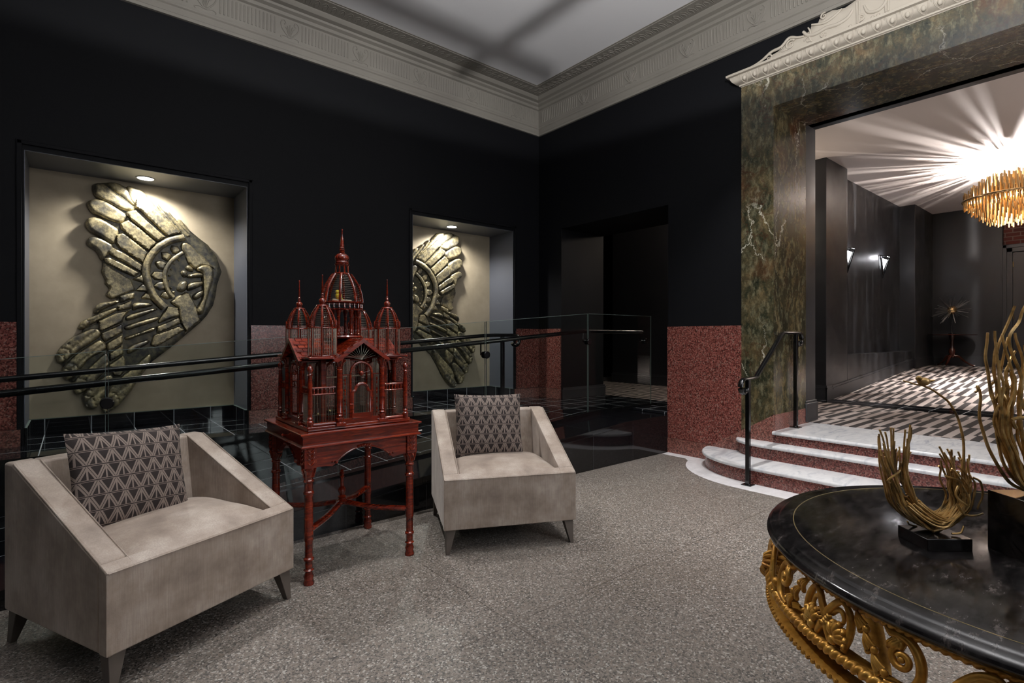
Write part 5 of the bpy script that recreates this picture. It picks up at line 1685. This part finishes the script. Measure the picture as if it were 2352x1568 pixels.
# ---------------------------------------------------------------- twig nest sculptures on the table
AX = -R(39.66)
def box_obj(root, name, x0, x1, y0, y1, z0, z1, mat):
    return MB().box(x0, x1, y0, y1, z0, z1).build(name, mat, root, bevel=0.0012)
def camw(l, d):      # a place given sideways and ahead of the viewpoint
    return (0.7698 * l + 0.6383 * d, -0.6383 * l + 0.7698 * d)
rnd = random.Random(11)
x, y = camw(1.005, 1.262)
s1 = empty('twig_sculpture', (x, y, TZ), AX, 'crescent-shaped gilt twig nest with a bird on one long twig, on low black base', 'sculpture')
p1 = box_obj(s1, 'plinth', -0.055, 0.048, -0.054, 0.040, 0.0, 0.028, 'plinth')
def twig(m, pts, r0, r1, seg=6, n=5, wig=0.004):
    q = [Vector(p) for p in pts]
    P = spline(q, n)
    ph = rnd.uniform(0, 6)
    out = []
    L = len(P)
    for i, p in enumerate(P):
        w = wig * math.sin(i * 0.9 + ph) * (i / L)
        out.append(p + Vector((w, wig * 0.8 * math.cos(i * 0.75 + ph * 1.7) * (i / L), 0)))
    m.tube(out, lerp_list([r0, (r0 + r1) / 2 * 1.02, r1], L), seg)
m = MB()
# offsets in metres from the foot of the bundle: x sideways, y ahead, z up (plinth top at 0.028)
def left_tw(j):
    e = rnd.random()
    f = rnd.uniform(-1, 1)
    tipx = -0.136 + 0.088 * e
    tipz = 0.028 + 0.175 + 0.07 * rnd.random() + 0.01 * e
    return [(0.012 + 0.02 * f, 0.012 * f, 0.030), (-0.020 - 0.012 * (1 - e), 0.020 * f, 0.040 + 0.022 * e), (-0.062 - 0.022 * (1 - e) + 0.02 * e, 0.026 * f, 0.078 + 0.034 * e), (-0.108 + 0.05 * e, 0.024 * f, 0.135 + 0.02 * e), (tipx + 0.012 * f, 0.022 * f, tipz)]
def right_tw(j):
    e = rnd.random()
    f = rnd.uniform(-1, 1)
    return [(0.0 + 0.012 * f, 0.012 * f, 0.030), (0.028 + 0.014 * e, 0.020 * f, 0.050), (0.048 + 0.034 * e, 0.028 * f, 0.095), (0.038 + 0.052 * e, 0.026 * f, 0.145), (0.016 + 0.072 * e + 0.010 * f, 0.022 * f, 0.028 + 0.135 + 0.065 * rnd.random())]
for j in range(30):
    twig(m, left_tw(j), 0.0029, 0.0021)
for j in range(26):
    twig(m, right_tw(j), 0.0029, 0.0021)
# fillers weaving through the bowl and stray hooks
for j in range(26):
    e = rnd.random()
    f = rnd.uniform(-1, 1)
    twig(m, [(-0.085 + 0.05 * e, 0.03 * f, 0.105 + 0.01 * f), (-0.045 + 0.04 * e, 0.034 * f, 0.062 + 0.016 * e), (0.0 + 0.03 * e, 0.032 * f, 0.046 + 0.018 * e), (0.045 + 0.02 * e, 0.03 * f, 0.075 + 0.02 * e), (0.068 + 0.012 * e, 0.026 * f, 0.120 + 0.03 * e)], 0.0027, 0.0020)
for pts in ([(0.078, -0.02, 0.16), (0.092, -0.025, 0.15), (0.100, -0.02, 0.115), (0.088, -0.02, 0.085)], [(0.030, -0.034, 0.10), (0.042, -0.04, 0.080), (0.070, -0.04, 0.078), (0.085, -0.038, 0.082)],
            [(-0.125, -0.03, 0.150), (-0.132, -0.034, 0.158), (-0.115, -0.034, 0.170), (-0.100, -0.03, 0.180)], [(0.030, -0.036, 0.145), (0.022, -0.038, 0.125), (0.040, -0.040, 0.105), (0.055, -0.038, 0.100)],
            [(-0.018, 0.028, 0.028), (-0.042, 0.02, 0.036), (-0.06, 0.0, 0.05)], [(0.02, -0.03, 0.032), (0.038, -0.034, 0.036), (0.046, -0.03, 0.050)]):
    twig(m, pts, 0.0026, 0.0020, wig=0.001)
m.build('twig_bundle', 'twig', s1)
lb = MB()
twig(lb, [(0.060, -0.01, 0.17), (0.067, -0.008, 0.22), (0.063, -0.004, 0.275), (0.045, 0.0, 0.325), (0.015, 0.0, 0.353), (-0.018, 0.0, 0.372), (-0.045, 0.0, 0.378), (-0.070, 0.0, 0.386)], 0.0034, 0.0014, n=7, wig=0.001)
lb.build('long_twig', 'twig', s1)
b = MB().ball((0, 0, 0), 0.0115, 14, 10, (1.25, 0.9, 0.88)).ball((-0.0115, 0, 0.0075), 0.0068, 10, 8).ball((-0.0175, 0, 0.0068), 0.0018, 6, 5, (2.2, 0.8, 0.8))
b.tube([(0.008, 0, 0.001), (0.018, 0, 0.0015), (0.0265, 0, 0.003)], [0.006, 0.0042, 0.0022], 8, flat=0.6)
bo_ = b.build('bird', 'twig', s1)
bo_.location = (-0.022, 0.0, 0.384)

x, y = camw(1.180, 1.185)
s2 = empty('twig_sculpture', (x, y, TZ), AX, 'tall flaring gilt twig sculpture on a high black block at the right edge', 'sculpture')
# block turned so that one corner faces the camera
pb = MB().prism([(-0.068, -0.066), (0.065, -0.066), (0.065, 0.048), (-0.071, 0.048)], 0.0, 0.1345)
pb.build('plinth', 'plinth', s2, bevel=0.0012)
m = MB()
zb_ = 0.1345
for j in range(36):
    f = rnd.uniform(-1, 1)
    e = rnd.random()
    sx = -1 if j % 2 else 1
    r0 = 0.05 + 0.075 * e
    tz = 0.33 + 0.20 * rnd.random()
    tipx = sx * (0.015 + 0.115 * e)
    kk = rnd.uniform(-0.014, 0.014)
    twig(m, [(0.012 * f, 0.012 * f, zb_), (sx * (0.02 + 0.03 * e), 0.02 * f, zb_ + 0.035 - 0.01 * e), (sx * (0.035 + 0.055 * e), 0.03 * f, zb_ + 0.10), (sx * (0.035 + 0.075 * e) + kk, 0.032 * f, zb_ + 0.17), (sx * (0.03 + 0.085 * e) - kk, 0.03 * f, zb_ + 0.24), (tipx + kk, 0.028 * f, tz - 0.02)], 0.0038, 0.0026, n=6, wig=0.004)
for pts in ([(0.0, 0, zb_), (-0.045, 0, 0.20), (-0.085, 0, 0.285), (-0.105, 0, 0.37), (-0.118, 0, 0.44), (-0.113, 0, 0.50)],
            [(0.0, 0, zb_ + 0.01), (-0.05, 0.01, 0.24), (-0.072, 0.01, 0.33), (-0.090, 0.01, 0.41), (-0.080, 0.01, 0.47), (-0.052, 0.0, 0.56)],
            [(-0.02, 0, 0.2), (-0.06, -0.02, 0.30), (-0.058, -0.02, 0.40), (-0.085, -0.02, 0.48), (-0.060, -0.02, 0.53), (-0.045, -0.02, 0.575)],
            [(-0.07, -0.02, 0.29), (-0.085, -0.03, 0.31), (-0.05, -0.035, 0.315), (-0.02, -0.03, 0.30)],
            [(-0.02, 0.01, 0.22), (-0.035, 0.01, 0.34), (-0.025, 0.01, 0.43), (-0.045, 0.01, 0.50)],
            [(0.0, 0.01, 0.22), (-0.012, -0.01, 0.35), (0.006, -0.01, 0.45), (0.0, -0.01, 0.54)]):
    twig(m, pts, 0.0042, 0.0028, n=7, wig=0.002)
m.build('twig_bundle', 'twig', s2)

# ---------------------------------------------------------------- plaster crest over the portal
def egg_dart():
    # ovolo cornice with its return on the left end
    ya, yb = 2.45, 2 * YM - 2.45
    PR = [(0.021, 3.721), (0.022, 3.725), (0.034, 3.73), (0.036, 3.742), (0.060, 3.752), (0.085, 3.775), (0.098, 3.80), (0.10, 3.812), (0.125, 3.818), (0.125, 3.838), (0.112, 3.845), (0.0, 3.852)]
    vs, fs = [], []
    for d, z in PR:
        e = max(0.0, d - 0.02)
        vs += [(XR - 0.001, ya + 0.11 + e, z), (XR - d, ya + 0.11 + e, z), (XR - d, yb - 0.11 - e, z), (XR - 0.001, yb - 0.11 - e, z)]
    for i in range(len(PR) - 1):
        for j in range(3):
            fs.append((i * 4 + j, i * 4 + j + 1, (i + 1) * 4 + j + 1, (i + 1) * 4 + j))
    m = MB().add(vs, fs)
    y = 2.50
    k = 0
    while y > -0.4:
        def q(dy, u):      # along the ovolo face
            OV = [(0.036, 3.742), (0.060, 3.752), (0.085, 3.775), (0.098, 3.80), (0.10, 3.812)]
            i = min(int(u * 4), 3)
            g = u * 4 - i
            return (XR - (OV[i][0] + (OV[i + 1][0] - OV[i][0]) * g) - 0.003, y + dy, OV[i][1] + (OV[i + 1][1] - OV[i][1]) * g)
        m.tube(spline([q(-0.034, 1.0), q(-0.030, 0.45), q(0, 0.02), q(0.030, 0.45), q(0.034, 1.0)], 4), 0.0045, 6)
        m.ball((XR - 0.080, y, 3.780), 0.022, 10, 8, (0.9, 0.85, 1.2))
        m.tube([q(0.05, 0.9), q(0.05, 0.05)], [0.006, 0.002], 5)
        y -= 0.10
        k += 1
    return m
cr = empty('plaster_crest', (0, 0, 0), 0, 'carved cream plaster crest on the cornice over the green marble portal', 'wall ornament')
egg_dart().build('egg_cornice', 'cream', cr, angle=40)
CR = [(2.50, 3.845), (2.44, 3.852), (2.37, 3.858), (2.31, 3.875), (2.26, 3.905), (2.20, 3.915), (2.135, 3.95), (2.10, 3.972), (2.04, 3.976), (1.98, 3.966), (1.92, 3.985), (1.91, 4.02), (1.855, 4.022), (1.845, 4.05), (1.80, 4.075), (1.74, 4.08), (1.70, 4.066), (1.64, 4.055), (1.55, 4.085), (1.46, 4.085), (1.38, 4.095), (1.2, 4.098), (0.3, 4.098), (0.3, 3.845)]
cr_m = MB().relief(CR, lambda u, v, h: (XR - 0.001 - h, u, v), 0.045, 0.02, step=0.03, w=0.03, rnd=0)
cr_m.build('crest_slab', 'cream', cr, angle=50)
m = MB()
def cs(pts, rs, n=5):
    P = spline([(XR - 0.066 - (p[2] if len(p) > 2 else 0), p[0], p[1]) for p in pts], n)
    m.tube(P, lerp_list(rs, len(P)), 7)
def scroll(cx, cy, r0, turns, s, a0, w):
    pts = []
    for k in range(22):
        t_ = k / 21
        a = a0 + s * turns * 2 * PI * t_
        rr = r0 * (1 - 0.8 * t_)
        pts.append((cx + rr * math.cos(a), cy + rr * math.sin(a)))
    P = [(XR - 0.068, p[0], p[1]) for p in pts]
    m.tube(P, lerp_list([w, w * 0.8, w * 0.6], len(P)), 6)
scroll(2.27, 3.875, 0.035, 1.3, 1, 0.3, 0.008)
scroll(2.08, 3.92, 0.045, 1.4, -1, 2.6, 0.010)
scroll(1.93, 3.90, 0.03, 1.2, 1, 0, 0.008)
scroll(1.80, 3.89, 0.028, 1.3, -1, 1, 0.007)
scroll(1.80, 4.05, 0.03, 1.3, -1, 2, 0.008)
cs([(2.48, 3.86), (2.40, 3.865), (2.33, 3.885), (2.25, 3.925), (2.16, 3.935), (2.09, 3.985), (2.02, 3.96), (1.96, 3.945)], [0.006, 0.010, 0.012, 0.013, 0.014, 0.012, 0.008])
cs([(1.97, 3.99), (1.93, 3.94), (1.86, 3.925), (1.78, 3.94), (1.70, 3.93), (1.62, 3.95), (1.58, 4.0)], [0.012, 0.016, 0.017, 0.018, 0.017, 0.015, 0.010])
cs([(1.90, 4.02), (1.80, 3.99), (1.72, 4.01), (1.66, 4.05)], [0.008, 0.013, 0.013, 0.006])
cs([(1.93, 4.01), (1.91, 3.96), (1.915, 3.91), (1.90, 3.87)], [0.005, 0.009, 0.010, 0.004])
for q in range(9):
    a = R(20 + q * 18)
    cs([(2.13 + 0.02 * math.cos(a), 3.885 + 0.0 * math.sin(a)), (2.13 + 0.05 * math.cos(a), 3.885 + 0.045 * math.sin(a), 0.004)], [0.006, 0.003], 3)
m.build('crest_carving', 'cream', cr, angle=80)
m = MB()
scroll(1.52, 3.90, 0.03, 1.3, 1, 1, 0.008)
for yy in (1.55, 1.53, 1.35, 1.33):
    cs([(yy, 3.87), (yy, 3.95), (yy + 0.004, 4.05)], [0.006, 0.008, 0.006])
cs([(1.50, 4.0), (1.47, 3.93), (1.40, 3.91), (1.35, 3.95), (1.34, 4.03)], [0.008, 0.014, 0.016, 0.014, 0.008])
for yy in (1.60, 1.44, 1.40):
    m.ball((XR - 0.066, yy, 3.872), 0.014, 8, 6, (0.6, 1, 1))
m.build('cartouche_carving', 'cream', cr, angle=80)

# ---------------------------------------------------------------- hall chandelier
HX, HYY = 10.25, 1.206
ch = empty('chandelier', (HX, HYY, 0), 0, 'large brass rod chandelier glowing at the hall ceiling', 'chandelier')
TI = [(0.56, 3.15, 3.36, 72), (0.475, 3.06, 3.45, 60), (0.39, 2.98, 3.52, 50), (0.305, 2.91, 3.57, 38), (0.22, 2.88, 3.60, 28)]
rod_list = []
for ri, (rr, z0, z1, n) in enumerate(TI):
    for k in range(n):
        a = 2 * PI * (k + 0.5 * ri) / n
        jz = (-0.02, 0.0, 0.02)[(k * 2) % 3]
        rod_list.append((rr, a, z0 + jz, z1 + jz))
        if ri > 0:
            rod_list.append((rr + 0.025, a + PI / n, z0 + 0.06 + jz, z1 - 0.10 + jz))
# the rods nearest the viewer are parts of their own, the rest one piece
def dcam(r_):
    return (HX + r_[0] * math.cos(r_[1])) * 0.638 + (HYY + r_[0] * math.sin(r_[1])) * 0.77 - 2.0 * r_[0]
rod_list.sort(key=dcam)
rest = MB()
protos = {}
for i, (rr, a, z0, z1) in enumerate(rod_list):
    px, py = rr * math.cos(a), rr * math.sin(a)
    if i < 96:
        L = round(z1 - z0, 3)
        if L not in protos:
            protos[L] = MB().cyl((0, 0, 0), (0, 0, L), 0.0085, 8).build('rod', 'chandelier_brass', ch)
            o = protos[L]
        else:
            o = protos[L].copy()
            col.objects.link(o)
        o.location = (px, py, z0)
    else:
        rest.cyl((px, py, z0), (px, py, z1), 0.0085, 6)
ro = rest.build('rod', 'chandelier_brass', ch)
ro['kind'] = 'stuff'
for rr, zz in ((0.574, 3.252), (0.546, 3.252), (0.475, 3.262), (0.39, 3.27), (0.305, 3.275), (0.22, 3.28)):
    MB().tube([(rr * math.cos(2 * PI * q / 64), rr * math.sin(2 * PI * q / 64), zz) for q in range(64)], 0.014, 8, closed=True).build('frame_ring', 'chandelier_brass', ch)
sp_ = MB()
for q in range(6):
    a = q * PI / 3
    sp_.cyl((0, 0, 3.265), (0.56 * math.cos(a), 0.56 * math.sin(a), 3.255), 0.008, 6)
sp_.cyl((0, 0, 3.25), (0, 0, 3.74), 0.015, 10)
sp_.build('frame_spoke', 'chandelier_brass', ch)
MB().lathe([(0.02, 3.70), (0.09, 3.74), (0.14, 3.752), (0.14, 3.755), (0.001, 3.755)], seg=28).build('ceiling_rose', 'chandelier_brass', ch)
for q in range(8):
    a = 2 * PI * q / 8 + 0.2
    rr = 0.12 if q % 2 else 0.44
    zb2 = 3.36 if q % 2 else 3.22
    MB().ball((rr * math.cos(a), rr * math.sin(a), zb2), 0.022, 10, 8, (1, 1, 1.8)).build('bulb', 'bulb', ch)
for q in range(5):
    a = 2 * PI * q / 5 + 0.35
    lamp('POINT', 'chandelier_bulb', (HX + 0.11 * math.cos(a), HYY + 0.11 * math.sin(a), 3.36), 430, (1.0, 0.92, 0.88), shadow_soft_size=0.012)
for q in range(6):
    a = 2 * PI * q / 6 + 0.1
    lamp('POINT', 'chandelier_bulb', (HX + 0.43 * math.cos(a), HYY + 0.43 * math.sin(a), 3.22), 8, (1.0, 0.80, 0.58), shadow_soft_size=0.02)

# ---------------------------------------------------------------- wall sconces in the hall
for x, z, lb in ((9.32, 2.52, 'triangular glowing wall sconce nearer the marble portal'), (11.05, 2.56, 'triangular glowing wall sconce farther from the marble portal, seen to the right')):
    s = empty('wall_sconce', (x, 3.04, z), 0, lb, 'wall light', 'wall sconces in the hall')
    fr = MB()
    A, B, C_ = (-0.125, -0.02, 0.15), (0.125, -0.02, 0.15), (0.0, -0.02, -0.24)
    F_ = (0.0, -0.12, 0.11)
    for a, b in ((A, B), (B, C_), (C_, A), (A, F_), (B, F_), (C_, F_)):
        fr.cyl(a, b, 0.0085, 6)
    fr.build('frame', 'black_metal', s)
    MB().add([(-0.075, -0.03, 0.10), (0.075, -0.03, 0.10), (0.0, -0.03, -0.09), (0.0, -0.09, 0.07)], [(0, 1, 2), (0, 3, 1), (1, 3, 2), (2, 3, 0)]).build('shade', 'shade', s, smooth=False)
    lamp('POINT', 'sconce_light', (x, 2.93, z + 0.13), 4, (0.96, 0.94, 1.0), shadow_soft_size=0.03)
# small starburst on a tripod table at the end of the hall
zt = zhall(13)
tx_, ty_ = 12.98, 2.42
t2 = empty('tripod_table', (tx_, ty_, zt), 0.4, 'small dark tripod table at the end of the hall', 'table')
MB().lathe([(0.001, 0.597), (0.36, 0.597), (0.375, 0.604), (0.375, 0.612), (0.365, 0.616), (0.001, 0.616)], seg=40).build('table_top', 'dark_wood', t2)
MB().lathe([(0.03, 0.16), (0.05, 0.18), (0.035, 0.21), (0.055, 0.27), (0.05, 0.32), (0.03, 0.37), (0.028, 0.50), (0.045, 0.53), (0.05, 0.597)], seg=16).build('pedestal', 'dark_wood', t2)
for k in range(3):
    a = 2 * PI * k / 3 + 0.5
    P = spline([(0.02 * math.cos(a), 0.02 * math.sin(a), 0.20), (0.10 * math.cos(a), 0.10 * math.sin(a), 0.19), (0.20 * math.cos(a), 0.20 * math.sin(a), 0.09), (0.29 * math.cos(a), 0.29 * math.sin(a), 0.03), (0.33 * math.cos(a), 0.33 * math.sin(a), 0.02)], 5)
    lg = MB().tube(P, lerp_list([0.028, 0.026, 0.02, 0.016, 0.02], len(P)), 8).build('leg', 'dark_wood', t2)
    MB().ball((0.335 * math.cos(a), 0.335 * math.sin(a), 0.018), 0.022, 8, 6).build('brass_foot', 'satin_steel', lg)
s3 = empty('starburst_ornament', (tx_, ty_, zt + 0.616), 0, 'starburst ornament with a gold centre on the tripod table', 'ornament')
MB().lathe([(0.06, 0.0), (0.06, 0.012), (0.01, 0.02), (0.006, 0.03), (0.006, 0.42)], seg=16).build('stand', 'black_metal', s3)
MB().ball((0, 0, 0.46), 0.082, 14, 10).build('centre', 'chandelier_brass', s3)
sp = MB()
rn = random.Random(5)
for k in range(64):
    d = Vector((rn.gauss(0, 1), rn.gauss(0, 1), rn.gauss(0, 1))).normalized()
    L = rn.uniform(0.22, 0.33)
    sp.tube([Vector((0, 0, 0.46)) + d * 0.07, Vector((0, 0, 0.46)) + d * L], [0.006, 0.0045], 5)
sp.build('spikes', 'satin_steel', s3)

# ---------------------------------------------------------------- unseen lantern, added so its bars throw the crossed shadow on the ceiling
lx, ly = 1.5, 0.5
ln = empty('added_shadow_lantern', (lx, ly, 0), 0, 'unseen rectangular black lantern over the round table, added to cast the crossed ceiling shadow', 'lantern')
m = MB()
for sx in (-1, 1):
    m.box(sx * 0.31 - 0.0045, sx * 0.31 + 0.0045, -0.72, 0.72, 3.398, 3.412)
    m.box(-0.44, 0.44, sx * 0.602 - 0.0045, sx * 0.602 + 0.0045, 3.398, 3.412)
m.build('top_frame', 'black_metal', ln)
MB().cyl((0, 0, 3.4), (0, 0, 4.55), 0.006).cyl((-0.31, 0, 3.405), (0.31, 0, 3.405), 0.005).build('suspension', 'black_metal', ln)
MB().lathe([(0.08, 4.53), (0.09, 4.56), (0.001, 4.56)], seg=20).build('canopy', 'black_metal', ln)
MB().cyl((0.0, 0.0, 3.16), (0.0, 0.0, 4.3), 0.004).lathe([(0.001, 3.12), (0.05, 3.14), (0.055, 3.16), (0.001, 3.165)], seg=16).build('lamp_holder', 'black_metal', ln)
MB().ball((0, 0, 3.19), 0.022, 12, 8).build('bulb', 'bulb', ln)
lamp('SPOT', 'added_lantern_uplight', (lx, ly, 3.215), 1150, (1.0, 0.98, 0.97), target=(lx, ly, 5.0), spot_size=R(172), spot_blend=0.05, shadow_soft_size=0.014)  # upward spot added to light the ceiling past the bars

# unseen second hall lamp, added to brighten the hall ceiling near the portal
r = empty('added_hall_lamp', (7.3, -1.3, ZHC), 0, 'unseen glass lamp added beyond the right side of the portal to brighten the hall ceiling', 'ceiling light')
MB().lathe([(0.16, 0.0), (0.16, -0.03), (0.15, -0.035), (0.001, -0.035)], seg=28).build('base', 'chandelier_brass', r)
MB().lathe([(0.14, -0.036), (0.15, -0.09), (0.10, -0.14), (0.001, -0.155)], seg=28).build('glass_bowl', 'shade', r)
lamp('POINT', 'added_hall_light', (7.3, -1.3, ZHC - 0.6), 95, (1.0, 0.88, 0.80), shadow_soft_size=0.15)

# unseen corridor lamp, added to give the doorway jamb its warm glow
r = empty('added_corridor_lamp', (7.3, 3.9, ZHC), 0, 'unseen small lamp added behind the right-hand door jamb for the warm glow in the corridor', 'ceiling light')
MB().lathe([(0.10, 0.0), (0.10, -0.03), (0.001, -0.03)], seg=24).build('base', 'black_metal', r)
MB().lathe([(0.085, -0.031), (0.09, -0.06), (0.06, -0.09), (0.001, -0.10)], seg=24).build('glass_bowl', 'shade', r)
lamp('POINT', 'added_corridor_light', (7.3, 3.9, ZHC - 0.75), 42, (1.0, 0.84, 0.68), shadow_soft_size=0.08)
